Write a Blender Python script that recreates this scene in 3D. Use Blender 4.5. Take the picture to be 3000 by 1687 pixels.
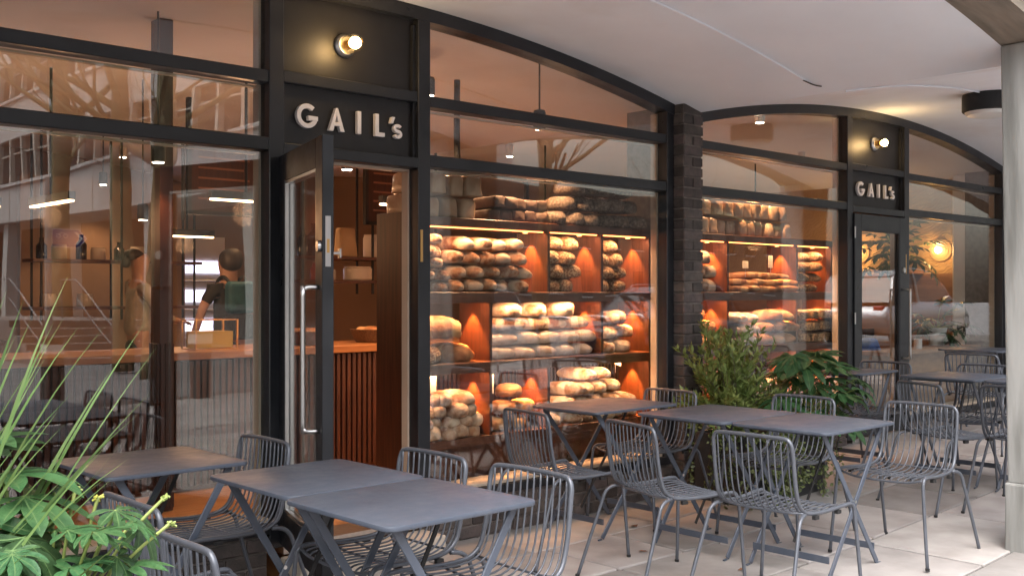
import bpy, bmesh, math, random
from mathutils import Vector, Matrix, noise
R = math.radians
for o in list(bpy.data.objects): bpy.data.objects.remove(o, do_unlink=True)
sc = bpy.context.scene
COL = sc.collection
random.seed(7)
# ------------------------------------------------------------------ camera, sky, sun, exposure
CAMY = -4.756
cd = bpy.data.cameras.new('camera'); cam = bpy.data.objects.new('camera', cd); COL.objects.link(cam)
cam.location = (0, CAMY, 1.45); cam.rotation_euler = (R(90), 0, R(47 - 90))
cd.sensor_width = 36; cd.lens = 3094 / 3000 * 36; cd.shift_y = 11.5 / 3000
cd.clip_start = 0.05; cd.clip_end = 600
sc.camera = cam
SUN_EL, SUN_AZ = 62, 225          # overcast: a wide soft sun from the street side
w = bpy.data.worlds.new('World'); sc.world = w; w.use_nodes = True
nt = w.node_tree; nt.nodes.clear()
sky = nt.nodes.new('ShaderNodeTexSky'); sky.sky_type = 'NISHITA'; sky.sun_disc = False
sky.sun_elevation = R(SUN_EL); sky.sun_rotation = R(SUN_AZ); sky.air_density = 1.6; sky.dust_density = 6; sky.ozone_density = 1
hs = nt.nodes.new('ShaderNodeHueSaturation'); hs.inputs['Saturation'].default_value = 0.42
bg = nt.nodes.new('ShaderNodeBackground'); bg.inputs['Strength'].default_value = 0.15
wo = nt.nodes.new('ShaderNodeOutputWorld')
nt.links.new(sky.outputs[0], hs.inputs['Color']); nt.links.new(hs.outputs[0], bg.inputs[0]); nt.links.new(bg.outputs[0], wo.inputs[0])
sl = bpy.data.lights.new('sun', 'SUN'); sl.energy = 1.5; sl.angle = R(80); sl.color = (1, .965, .945)
so = bpy.data.objects.new('sun', sl); COL.objects.link(so)
so.rotation_euler = (R(90 - SUN_EL), 0, R(180 - SUN_AZ))
sc.view_settings.view_transform = 'Standard'; sc.view_settings.look = 'None'; sc.view_settings.gamma = 1
sc.view_settings.exposure = 1.5
sc.render.engine = 'CYCLES'
cy = sc.cycles
cy.use_denoising = True
try: cy.denoiser = 'OPENIMAGEDENOISE'
except Exception: pass
cy.max_bounces = 7; cy.diffuse_bounces = 4; cy.glossy_bounces = 4; cy.transmission_bounces = 6; cy.transparent_max_bounces = 14
cy.sample_clamp_indirect = 6; cy.caustics_reflective = False; cy.caustics_refractive = False
cy.use_adaptive_sampling = True; cy.adaptive_threshold = 0.02

# ------------------------------------------------------------------ helpers
def tag(o, label=None, cat=None, group=None, kind=None):
    if label: o['label'] = label
    if cat: o['category'] = cat
    if group: o['group'] = group
    if kind: o['kind'] = kind
    return o
def empty(name, loc=(0, 0, 0), rz=0, label=None, cat=None, group=None, parent=None):
    o = bpy.data.objects.new(name, None); COL.objects.link(o)
    o.location = loc; o.rotation_euler = (0, 0, rz); o.empty_display_size = .1
    if parent: o.parent = parent
    return tag(o, label, cat, group)
def link(name, me, parent=None, loc=(0, 0, 0), rot=(0, 0, 0), sc_=(1, 1, 1)):
    o = bpy.data.objects.new(name, me); COL.objects.link(o)
    o.location = loc; o.rotation_euler = rot; o.scale = sc_
    if parent: o.parent = parent
    return o
def copytree(o, parent=None):
    c = o.copy(); COL.objects.link(c); c.parent = parent
    for ch in list(o.children): copytree(ch, c)
    return c
class MB:
    def __init__(s): s.v = []; s.f = []; s.mi = []
    def add(s, vs, fs, mi=0):
        n = len(s.v); s.v += [tuple(p) for p in vs]
        for f in fs: s.f.append([n + i for i in f]); s.mi.append(mi)
        return s
    def box(s, x0, x1, y0, y1, z0, z1, mi=0):
        return s.add([(x0,y0,z0),(x1,y0,z0),(x1,y1,z0),(x0,y1,z0),(x0,y0,z1),(x1,y0,z1),(x1,y1,z1),(x0,y1,z1)],
              [(3,2,1,0),(4,5,6,7),(0,1,5,4),(1,2,6,5),(2,3,7,6),(3,0,4,7)], mi)
    def bar(s, a, b, w, t, up=(0,0,1), mi=0):          # rectangular bar from a to b, w across, t along up-ish
        a = Vector(a); b = Vector(b); d = (b - a).normalized(); u = Vector(up)
        sd = d.cross(u)
        if sd.length < 1e-4: sd = d.cross(Vector((1,0,0)))
        sd.normalize(); u = sd.cross(d).normalized()
        vs = []
        for p in (a, b):
            for i, j in ((-1,-1),(1,-1),(1,1),(-1,1)): vs.append(p + sd*(i*w/2) + u*(j*t/2))
        return s.add(vs, [(0,3,2,1),(4,5,6,7),(0,1,5,4),(1,2,6,5),(2,3,7,6),(3,0,4,7)], mi)
    def tube(s, pts, r, n=8, closed=False, caps=True, mi=0):
        pts = [Vector(p) for p in pts]; N = len(pts)
        rr = r if isinstance(r, (list, tuple)) else [r] * N
        t0 = (pts[1] - pts[0]).normalized()
        ref = Vector((0,0,1)) if abs(t0.z) < .9 else Vector((1,0,0))
        u = t0.cross(ref).normalized(); vs = []
        for i, p in enumerate(pts):
            if closed: t = pts[(i+1) % N] - pts[i-1]
            else: t = pts[min(i+1, N-1)] - pts[max(i-1, 0)]
            if t.length < 1e-9: t = t0
            t = t.normalized(); u = (u - t * u.dot(t))
            if u.length < 1e-6: u = t.orthogonal()
            u.normalize(); q = t.cross(u)
            for k in range(n):
                a = 2*math.pi*k/n; vs.append(p + (u*math.cos(a) + q*math.sin(a)) * rr[i])
        fs = []
        for i in range(N if closed else N-1):
            j = (i+1) % N
            for k in range(n):
                k2 = (k+1) % n; fs.append((i*n+k, i*n+k2, j*n+k2, j*n+k))
        if caps and not closed:
            fs.append(tuple(reversed(range(n)))); fs.append(tuple((N-1)*n+k for k in range(n)))
        return s.add(vs, fs, mi)
    def lathe(s, prof, c=(0,0,0), n=20, axis='z', mi=0):
        vs = []; c = Vector(c)
        for r, h in prof:
            for k in range(n):
                a = 2*math.pi*k/n; x, y = r*math.cos(a), r*math.sin(a)
                p = {'z': Vector((x,y,h)), 'y': Vector((x,h,y)), 'x': Vector((h,x,y))}[axis]
                vs.append(c + p)
        fs = []
        for i in range(len(prof)-1):
            for k in range(n):
                k2 = (k+1) % n; fs.append((i*n+k, i*n+k2, (i+1)*n+k2, (i+1)*n+k))
        fs.append(tuple(range(n))); fs.append(tuple((len(prof)-1)*n+k for k in range(n)))
        return s.add(vs, fs, mi)
    def prism(s, poly, d0, d1, plane='xz', mi=0):     # 2-D outline pushed from d0 to d1 along the third axis
        n = len(poly)
        def P(a, b, d): return {'xz': (a,d,b), 'xy': (a,b,d), 'yz': (d,a,b)}[plane]
        vs = [P(a,b,d0) for a,b in poly] + [P(a,b,d1) for a,b in poly]
        fs = [tuple(range(n)), tuple(reversed(range(n,2*n)))] + [(i,(i+1)%n,n+(i+1)%n,n+i) for i in range(n)]
        return s.add(vs, fs, mi)
    def mesh(s, name, mats, smooth=False, bevel=0, seg=1):
        me = bpy.data.meshes.new(name); me.from_pydata(s.v, [], s.f)
        for m in (mats if isinstance(mats, (list,tuple)) else [mats]): me.materials.append(m)
        for p, i in zip(me.polygons, s.mi): p.material_index = i
        bm = bmesh.new(); bm.from_mesh(me)
        bmesh.ops.recalc_face_normals(bm, faces=bm.faces)
        if bevel:
            es = [e for e in bm.edges if len(e.link_faces) == 2 and e.calc_face_angle(0) > .6]
            bmesh.ops.bevel(bm, geom=es, offset=bevel, segments=seg, affect='EDGES', profile=.5, clamp_overlap=True)
        bm.to_mesh(me); bm.free()
        if smooth:
            me.shade_smooth()
            if smooth != 'all': me.set_sharp_from_angle(angle=R(40))
        return me
    def build(s, name, mats, parent=None, smooth=False, bevel=0, seg=1, loc=(0,0,0), rot=(0,0,0)):
        return link(name, s.mesh(name, mats, smooth, bevel, seg), parent, loc, rot)
def crom(pts, k=4):
    P = [Vector(p) for p in pts]; out = []
    for i in range(len(P)-1):
        p0, p1, p2, p3 = P[max(i-1,0)], P[i], P[i+1], P[min(i+2,len(P)-1)]
        for j in range(k):
            t = j/k; out.append(.5*((2*p1)+(p2-p0)*t+(2*p0-5*p1+4*p2-p3)*t*t+(3*p1-p0-3*p2+p3)*t**3))
    out.append(P[-1]); return out
ORD = ['first','second','third','fourth','fifth','sixth','seventh','eighth','ninth','tenth','eleventh','twelfth','thirteenth','fourteenth','fifteenth','sixteenth','seventeenth','eighteenth','nineteenth','twentieth']

# ------------------------------------------------------------------ materials
def mat(name, c, rough=.5, metal=0, c2=None, scale=6, bump=0, bscale=60, rnd=0, spec=.5, stretch=(1,1,1), detail=4, lo=.35, hi=.65, coat=0, emit=None, es=0, alpha=None, trans=0, c3=None, c3scale=1.5, c3amt=.5, sss=0, rndh=0, rvar=0):
    m = bpy.data.materials.new(name); m.use_nodes = True
    n = m.node_tree.nodes; L = m.node_tree.links; b = n['Principled BSDF']
    b.inputs['Roughness'].default_value = rough; b.inputs['Metallic'].default_value = metal
    b.inputs['Specular IOR Level'].default_value = spec; b.inputs['Coat Weight'].default_value = coat
    tc = n.new('ShaderNodeTexCoord'); mp = n.new('ShaderNodeMapping'); mp.inputs['Scale'].default_value = stretch
    L.new(tc.outputs['Object'], mp.inputs[0])
    if rnd or rndh:
        oi = n.new('ShaderNodeObjectInfo'); ad = n.new('ShaderNodeVectorMath'); ad.operation = 'MULTIPLY_ADD'
        cb = n.new('ShaderNodeCombineXYZ'); L.new(oi.outputs['Random'], cb.inputs[0]); L.new(oi.outputs['Random'], cb.inputs[1])
        ad.inputs[1].default_value = (37, 53, 11); L.new(cb.outputs[0], ad.inputs[0]); L.new(tc.outputs['Object'], ad.inputs[2]); L.new(ad.outputs[0], mp.inputs[0])
    src = None
    if c2 is not None:
        nz = n.new('ShaderNodeTexNoise'); nz.inputs['Scale'].default_value = scale; nz.inputs['Detail'].default_value = detail
        L.new(mp.outputs[0], nz.inputs['Vector'])
        cr = n.new('ShaderNodeValToRGB'); cr.color_ramp.elements[0].position = lo; cr.color_ramp.elements[1].position = hi
        cr.color_ramp.elements[0].color = (*c, 1); cr.color_ramp.elements[1].color = (*c2, 1)
        L.new(nz.outputs['Fac'], cr.inputs[0]); src = cr.outputs[0]
    if c3 is not None:
        nz = n.new('ShaderNodeTexNoise'); nz.inputs['Scale'].default_value = c3scale; nz.inputs['Detail'].default_value = 6
        L.new(mp.outputs[0], nz.inputs['Vector'])
        rp = n.new('ShaderNodeMapRange'); rp.inputs[1].default_value = .5; rp.inputs[2].default_value = .72; rp.inputs[4].default_value = c3amt
        L.new(nz.outputs['Fac'], rp.inputs[0])
        mx = n.new('ShaderNodeMix'); mx.data_type = 'RGBA'; L.new(rp.outputs[0], mx.inputs[0])
        if src: L.new(src, mx.inputs[6])
        else: mx.inputs[6].default_value = (*c, 1)
        mx.inputs[7].default_value = (*c3, 1); src = mx.outputs[2]
    if rnd or rndh:
        hv = n.new('ShaderNodeHueSaturation')
        rg = n.new('ShaderNodeMapRange'); rg.inputs[3].default_value = 1-rnd; rg.inputs[4].default_value = 1+rnd; L.new(oi.outputs['Random'], rg.inputs[0]); L.new(rg.outputs[0], hv.inputs['Value'])
        if rndh:
            r2 = n.new('ShaderNodeMath'); r2.operation = 'MULTIPLY'; r2.inputs[1].default_value = 7.31; L.new(oi.outputs['Random'], r2.inputs[0])
            r3 = n.new('ShaderNodeMath'); r3.operation = 'FRACT'; L.new(r2.outputs[0], r3.inputs[0])
            r4 = n.new('ShaderNodeMapRange'); r4.inputs[3].default_value = .5-rndh; r4.inputs[4].default_value = .5+rndh; L.new(r3.outputs[0], r4.inputs[0]); L.new(r4.outputs[0], hv.inputs['Hue'])
        if src: L.new(src, hv.inputs['Color'])
        else: hv.inputs['Color'].default_value = (*c, 1)
        src = hv.outputs[0]
    if src: L.new(src, b.inputs['Base Color'])
    else: b.inputs['Base Color'].default_value = (*c, 1)
    if bump:
        n2 = n.new('ShaderNodeTexNoise'); n2.inputs['Scale'].default_value = bscale; n2.inputs['Detail'].default_value = 5; L.new(mp.outputs[0], n2.inputs['Vector'])
        bp = n.new('ShaderNodeBump'); bp.inputs['Strength'].default_value = min(1, bump); bp.inputs['Distance'].default_value = .01 * max(1, bump)
        L.new(n2.outputs['Fac'], bp.inputs['Height']); L.new(bp.outputs[0], b.inputs['Normal'])
    if rvar:
        n4 = n.new('ShaderNodeTexNoise'); n4.inputs['Scale'].default_value = 5; n4.inputs['Detail'].default_value = 8; n4.inputs['Roughness'].default_value = .7; L.new(mp.outputs[0], n4.inputs['Vector'])
        r5 = n.new('ShaderNodeMapRange'); r5.inputs[1].default_value = .3; r5.inputs[2].default_value = .7; r5.inputs[3].default_value = rough-rvar; r5.inputs[4].default_value = rough+rvar; L.new(n4.outputs['Fac'], r5.inputs[0]); L.new(r5.outputs[0], b.inputs['Roughness'])
    if emit: b.inputs['Emission Color'].default_value = (*emit, 1); b.inputs['Emission Strength'].default_value = es
    if trans: b.inputs['Transmission Weight'].default_value = trans
    if sss: b.inputs['Subsurface Weight'].default_value = sss; b.inputs['Subsurface Radius'].default_value = (.02,.01,.005)
    return m
def glass_mat(name, r0=.05, tint=(.93,.95,.94)):
    m = bpy.data.materials.new(name); m.use_nodes = True; n = m.node_tree.nodes; L = m.node_tree.links; n.clear()
    ge = n.new('ShaderNodeNewGeometry'); dt = n.new('ShaderNodeVectorMath'); dt.operation = 'DOT_PRODUCT'
    L.new(ge.outputs['Normal'], dt.inputs[0]); L.new(ge.outputs['Incoming'], dt.inputs[1])
    def M(op, a, b_=None):
        q = n.new('ShaderNodeMath'); q.operation = op
        for i, x in enumerate((a, b_)):
            if x is None: continue
            if isinstance(x, (int,float)): q.inputs[i].default_value = x
            else: L.new(x, q.inputs[i])
        return q.outputs[0]
    ab = M('ABSOLUTE', dt.outputs['Value']); om = M('SUBTRACT', 1.0, ab); p5 = M('POWER', om, 5.0)
    fr = M('ADD', M('MULTIPLY', p5, 1 - r0), r0)
    tr = n.new('ShaderNodeBsdfTransparent'); tr.inputs[0].default_value = (*tint, 1)
    gl = n.new('ShaderNodeBsdfGlossy'); gl.inputs['Roughness'].default_value = 0.0; gl.inputs[0].default_value = (1,1,1,1)
    tc = n.new('ShaderNodeTexCoord'); wn = n.new('ShaderNodeTexNoise'); wn.inputs['Scale'].default_value = 1.6; wn.inputs['Detail'].default_value = 1; L.new(tc.outputs['Object'], wn.inputs['Vector'])
    wb = n.new('ShaderNodeBump'); wb.inputs['Strength'].default_value = .12; wb.inputs['Distance'].default_value = .012; L.new(wn.outputs['Fac'], wb.inputs['Height']); L.new(wb.outputs[0], gl.inputs['Normal'])
    mx = n.new('ShaderNodeMixShader'); L.new(fr, mx.inputs[0]); L.new(tr.outputs[0], mx.inputs[1]); L.new(gl.outputs[0], mx.inputs[2])
    ou = n.new('ShaderNodeOutputMaterial'); L.new(mx.outputs[0], ou.inputs[0]); return m
M_frame = mat('frame_paint', (.012,.0135,.017), .38, c2=(.018,.0195,.024), scale=5, spec=.5, bump=.04, bscale=90, rvar=.12)
M_panel = mat('panel_paint', (.009,.0085,.0095), .45, c2=(.013,.0125,.0135), scale=3, bump=.05, bscale=40)
M_glass = glass_mat('window_glass', .085)
M_cream = mat('cream_timber', (.50,.40,.31), .5, c2=(.44,.35,.27), scale=4)
M_white = mat('white_paint', (.78,.77,.75), .5, c2=(.7,.69,.67), scale=3)
M_ceil = mat('vault_plaster', (.81,.845,.91), .85, c2=(.75,.785,.85), scale=1.3, bump=.12, bscale=9, c3=(.58,.53,.51), c3scale=.9, c3amt=.6)
M_conc = mat('column_concrete', (.33,.33,.32), .9, c2=(.215,.215,.205), scale=9, stretch=(1,1,.12), bump=.35, bscale=45, c3=(.13,.13,.12), c3scale=11, c3amt=.8)
M_beam = mat('beam_concrete', (.23,.19,.15), .85, c2=(.15,.125,.10), scale=6, stretch=(.35,2.2,1), bump=.4, bscale=25, c3=(.33,.29,.24), c3scale=4, c3amt=.5)
M_pale = mat('pale_render', (.68,.68,.66), .8, c2=(.6,.6,.58), scale=2, bump=.1)
M_slab = mat('york_stone', (.335,.312,.305), .8, c2=(.235,.215,.208), scale=3.2, bump=.22, bscale=35, rnd=.20, rndh=.014, c3=(.42,.395,.385), c3scale=1.4, c3amt=.6)
M_mortar = mat('mortar', (.12,.105,.095), .9, c2=(.07,.062,.055), scale=9, bump=.3)
M_brick = mat('dark_brick', (.060,.050,.048), .72, c2=(.105,.082,.075), scale=14, bump=.35, bscale=80, rnd=.45, rndh=.02)
M_bmort = mat('brick_mortar', (.23,.20,.185), .9, c2=(.15,.13,.12), scale=20, bump=.2)
M_table = mat('table_steel', (.066,.081,.112), .42, c2=(.078,.093,.126), scale=4, bump=.04, bscale=300, spec=.5, rvar=.14, c3=(.13,.14,.17), c3scale=14, c3amt=.35)
M_chair = mat('chair_steel', (.098,.108,.130), .34, metal=.3, c2=(.115,.125,.15), scale=20, bump=.03, bscale=200)
M_black = mat('black_rubber', (.012,.012,.013), .6)
M_steel = mat('brushed_steel', (.62,.61,.60), .3, metal=1, c2=(.55,.55,.55), scale=40, stretch=(1,1,.1))
M_letter = mat('letter_white', (.80,.77,.77), .45, c2=(.75,.72,.72), scale=10)
M_wood = mat('shelf_wood', (.085,.026,.012), .42, c2=(.045,.013,.006), scale=9, stretch=(1.2,6,.35), bump=.05, bscale=30)
M_woodx = mat('shelf_board', (.13,.046,.022), .42, c2=(.07,.022,.011), scale=9, stretch=(.5,6,6), bump=.05, bscale=30)
M_slat = mat('slat_wood', (.060,.017,.008), .5, c2=(.034,.010,.005), scale=8, stretch=(8,8,.5), rnd=.12)
M_oak = mat('floor_oak', (.42,.20,.08), .45, c2=(.32,.14,.055), scale=7, stretch=(.4,5,1), rnd=.1)
M_inwall = mat('interior_plaster', (.33,.225,.155), .8, c2=(.28,.19,.13), scale=1.2)
M_plywood = mat('ply_panel', (.34,.18,.09), .55, c2=(.24,.12,.06), scale=3, stretch=(2,.5,6))
M_led = mat('led_strip', (1,.5,.2), .5, emit=(1,.22,.055), es=5)
M_bulb = mat('lamp_bulb', (1,.9,.7), .3, emit=(1,.72,.36), es=9)
M_bulbw = mat('downlight_glow', (1,.95,.9), .3, emit=(1,.78,.58), es=16)
M_pend = mat('pendant_diffuser', (1,.9,.8), .4, emit=(1,.62,.32), es=7)
M_brass = mat('brass', (.6,.36,.14), .35, metal=1)
M_soil = mat('soil', (.03,.022,.016), .95, c2=(.05,.038,.028), scale=30, bump=.6)
M_pot = mat('planter_metal', (.022,.023,.026), .5, c2=(.03,.03,.034), scale=6)

# ------------------------------------------------------------------ dimensions of the arcade
PER, C1, C2 = 5.70, 3.308, 9.008
def arch(x, c): return 3.06 - .28 * ((x - c) / 2.65) ** 2
def gz(x): return min(.26, max(0.0, (x - 5.2) * .038))            # the pavement climbs gently to the right
FL = .17                                                # shop floor

# ------------------------------------------------------------------ ground, road, pavement
g = MB(); g.add([(-120,-160,-.25),(160,-160,-.25),(160,60,-.25),(-120,60,-.25)], [(0,1,2,3)])
M_ground = mat('street_setts', (.20,.19,.19), .85, c2=(.13,.125,.125), scale=2.5, bump=.4, bscale=12)
tag(g.build('ground', M_ground), kind='structure')
g = MB(); g.add([(-120,-13.5,-.13),(160,-13.5,-.13),(160,-8.8,-.13),(-120,-8.8,-.13)], [(0,1,2,3)])
M_asph = mat('road_setts', (.20,.19,.19), .85, c2=(.14,.135,.135), scale=18, bump=.4, bscale=120)
tag(g.build('road', M_asph), kind='structure')
g = MB()
for x0, x1 in ((-12, 5.2), (5.2, 12.04), (12.04, 30)):
    z0, z1 = gz(x0), gz(x1)
    g.add([(x0,-8.8,z0-.012),(x1,-8.8,z1-.012),(x1,0.05,z1-.012),(x0,0.05,z0-.012),(x0,-8.8,-.3),(x1,-8.8,-.3),(x1,0.05,-.3),(x0,0.05,-.3)],
          [(0,1,2,3),(0,4,5,1),(4,7,6,5),(3,2,6,7),(0,3,7,4),(1,5,6,2)])
pav = tag(g.build('pavement', M_mortar), kind='structure')
rs = random.Random(3); rows = [0.03]; y = .03
widths = []
while y > -8.1:
    h = rs.choice([.46,.56,.61,.69]); rows.append(y - h); widths.append(h); y -= h
ns = 0
for r in range(len(rows)-1):
    y1, y0 = rows[r]-.010, rows[r+1]+.010
    x = -1.6 + rs.random()*.5
    while x < 13.5:
        L_ = rs.choice([.55,.7,.85,.95,1.1])
        xa, xb = x+.010, x+L_-.010
        if xa < 5.2 < xb: xb = 5.2 if 5.2-xa > .3 else xb
        dzz = rs.uniform(-.003,.003); th = .05
        q = MB(); vs = []
        j = [rs.uniform(-.004,.004) for _ in range(8)]
        for zz in (-th, 0):
            for k, (a, b) in enumerate(((xa,y0),(xb,y0),(xb,y1),(xa,y1))):
                vs.append((a+j[k], b+j[k+4], gz(a)+zz+dzz))
        q.add(vs, [(3,2,1,0),(4,5,6,7),(0,1,5,4),(1,2,6,5),(2,3,7,6),(3,0,4,7)])
        q.build('paving_slab', M_slab, pav, bevel=.006); ns += 1
        x = xb + .010
# fallen leaves and bits on the paving
M_dead = mat('dead_leaf', (.26,.09,.045), .8, c2=(.16,.07,.03), scale=20, rnd=.4)
for i, (x, y) in enumerate([(5.95,-2.62),(4.55,-.95),(5.0,-.5),(4.62,-1.55)]):
    q = MB(); a = i*1.3; s_ = .02+.012*(i%3)
    q.add([(0,-s_,0),(s_*.6,0,.006),(0,s_*1.2,.002),(-s_*.6,0,.008)], [(0,1,2,3)])
    o = q.build('fallen_leaf', M_dead, loc=(x,y,gz(x)+.006), rot=(.1,.1,a))
    where = ['beside the concrete column','under the first window table','near the brick plinth','below the paired tables','by the column foot','behind the near chairs','between two table legs','near the planter','at the front slab edge','in the gap before the paired tables','under the right front chair','by the doorway'][i]
    tag(o, 'small red brown dead leaf on the paving ' + where, 'leaf', 'dead leaves on the paving')

# ------------------------------------------------------------------ the building: vaults, beam, spandrel, columns
bld = empty('arcade_building', (0,0,0), label='concrete building with a shallow vaulted arcade over the cafe terrace', cat='building')
def vault(c, name='vault'):
    q = MB(); N = 28; ys = [-2.36, -1.2, 0, 2.5, 5, 7.6]; n = N+1
    vs = []
    for yy in ys:
        for i in range(n):
            x = c - PER/2 + PER*i/N; vs.append((x, yy, arch(x, c)))
    fs = [(r*n+i, r*n+i+1, (r+1)*n+i+1, (r+1)*n+i) for r in range(len(ys)-1) for i in range(N)]
    q.add(vs, fs)
    m = len(vs)
    q.add([(c-PER/2,-2.36,3.5),(c+PER/2,-2.36,3.5),(c+PER/2,7.6,3.5),(c-PER/2,7.6,3.5)], [(0,1,2,3)])
    o = q.build(name, M_ceil, bld, smooth='all'); return o
for c in (C1-PER, C1, C2, C2+PER): vault(c)
def archstrip(c, ya, yb, za=0, top=None, x0=None, x1=None, th=.0, n=32):     # solid strip that follows the arch
    q = MB(); x0 = c-PER/2 if x0 is None else x0; x1 = c+PER/2 if x1 is None else x1
    vs = []
    for i in range(n+1):
        x = x0+(x1-x0)*i/n; z = arch(x,c)+za; zt = z+th if top is None else top
        vs += [(x,ya,z),(x,yb,z),(x,yb,zt),(x,ya,zt)]
    fs = []
    for i in range(n):
        a, b = i*4, i*4+4
        for k in range(4): fs.append((a+k, a+(k+1)%4, b+(k+1)%4, b+k))
    fs += [(0,1,2,3), tuple(n*4+k for k in (3,2,1,0))]
    q.add(vs, fs); return q
for c in (C1-PER, C1, C2, C2+PER):
    archstrip(c, -2.62, -2.36, -.004, top=3.38).build('edge_beam', M_beam, bld)
q = MB(); q.box(-6, 18, -2.66, -2.30, 3.40, 9.5); q.build('spandrel_wall', M_pale, bld)
for c in (C1-PER, C1, C2, C2+PER):
    archstrip(c, -2.66, -2.622, .10, top=3.395).build('fascia', M_pale, bld)
q = MB(); q.box(-6, 18, -2.3, 7.8, 3.52, 9.4); q.build('sky_blocker', M_pale, bld)  # unseen mass over the vaults, added to keep sky light out
def column(xc):
    q = MB(); z0 = gz(xc)
    hw0, hw1 = .20, .30
    # shaft widens upward into the vault springing
    q.add([(xc-hw0,-2.70,z0+.36),(xc+hw0,-2.70,z0+.36),(xc+hw0,-2.36,z0+.36),(xc-hw0,-2.36,z0+.36),
           (xc-hw1,-2.70,2.79),(xc+hw1,-2.70,2.79),(xc+hw1,-2.362,2.79),(xc-hw1,-2.362,2.79)],
          [(3,2,1,0),(4,5,6,7),(0,1,5,4),(1,2,6,5),(2,3,7,6),(3,0,4,7)])
    o = q.build('column', M_conc, bld, bevel=.012, seg=2)
    q = MB(); q.box(xc-.211, xc+.211, -2.715, -2.349, z0-.05, z0+.365); q.build('plinth', M_conc, o, bevel=.012, seg=2)
for xc in (6.165, 6.165+PER): column(xc)

# brick piers and plinths, brick by brick
def brick_mesh(L_, H_, D_, seed):
    rr = random.Random(seed); q = MB(); q.box(-L_/2, L_/2, 0, D_, 0, H_)
    q.v = [(x+rr.uniform(-.002,.002), y+rr.uniform(-.002,.0015), z+rr.uniform(-.002,.002)) for x,y,z in q.v]
    return q.mesh('brick', M_brick, bevel=.004)
BR = {}
def get_brick(L_, H_=.063, D_=.06):
    k = (round(L_,3), H_, D_)
    if k not in BR: BR[k] = [brick_mesh(L_, H_, D_, 11*i+int(L_*1000)) for i in range(3)]
    return random.choice(BR[k])
def brick_field(parent, x0, x1, z0, z1, y, D_=.06, top=lambda x: 9):
    z = z0+.006; r = 0
    while z + .03 < z1:
        x = x0; first = True
        while x < x1 - .02:
            L_ = .1025 if (first and r % 2) else .215
            first = False
            L_ = min(L_, x1-x)
            if x1 - (x+L_) < .06: L_ = x1-x
            if top(x+L_/2) > z+.06:
                link('brick', get_brick(L_-.009 if L_ > .03 else L_, D_=D_), parent, (x+L_/2, y+random.uniform(-.0025,.0025), z))
            x += L_
        z += .0745; r += 1
def side_field(parent, y0, y1, z0, z1, x, sgn):
    z = z0+.006; r = 0
    while z + .03 < z1:
        yy = y0
        L1 = .1025 if r % 2 == 0 else .215
        while yy < y1-.03:
            L_ = min(L1, y1-yy); link('brick', get_brick(L_-.009), parent, (x, yy+L_/2, z), (0,0,R(90*sgn))); yy += L_; L1 = .215
        z += .0745; r += 1
def pier(x0, x1, label, side=True):
    xm = (x0+x1)/2
    p = empty('brick_pier', (xm,0,0), label=label, cat='pier')
    q = MB(); q.box(x0-xm+.012, x1-xm-.012, -.128, .40, gz(x0)-.05, 2.80); q.build('mortar_core', M_bmort, p)
    brick_field(p, x0-xm, x1-xm, gz(x0), 2.78, -.14)
    side_field(p, -.14, .02, gz(x0), 2.78, x0-xm+.0, -1)
pier(5.965, 6.186, 'dark brick pier between the two shop windows behind the bushy planter')
pier(5.965-PER+.16, 6.35-PER, 'dark brick pier at the left end of the shopfront')
pier(5.965+PER+.02, 6.20+PER, 'dark brick pier at the far right end of the shopfront')
def plinth(x0, x1, label):
    p = empty('brick_plinth', (x0,0,0), label=label, cat='plinth')
    q = MB(); q.box(0, x1-x0, -.038, .10, -.3, .236); q.build('mortar_core', M_bmort, p)
    brick_field(p, .0, x1-x0, 0 if x0 < 5 else gz(x1), .236, -.05)
plinth(.66, 2.715, 'low dark brick plinth under the left shop window')
plinth(3.755, 5.955, 'low dark brick plinth under the bread window')
plinth(6.20, 8.36, 'low dark brick plinth under the far bread window behind planter')
plinth(9.48, 11.66, 'low dark brick plinth under the farthest window at right')

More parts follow.
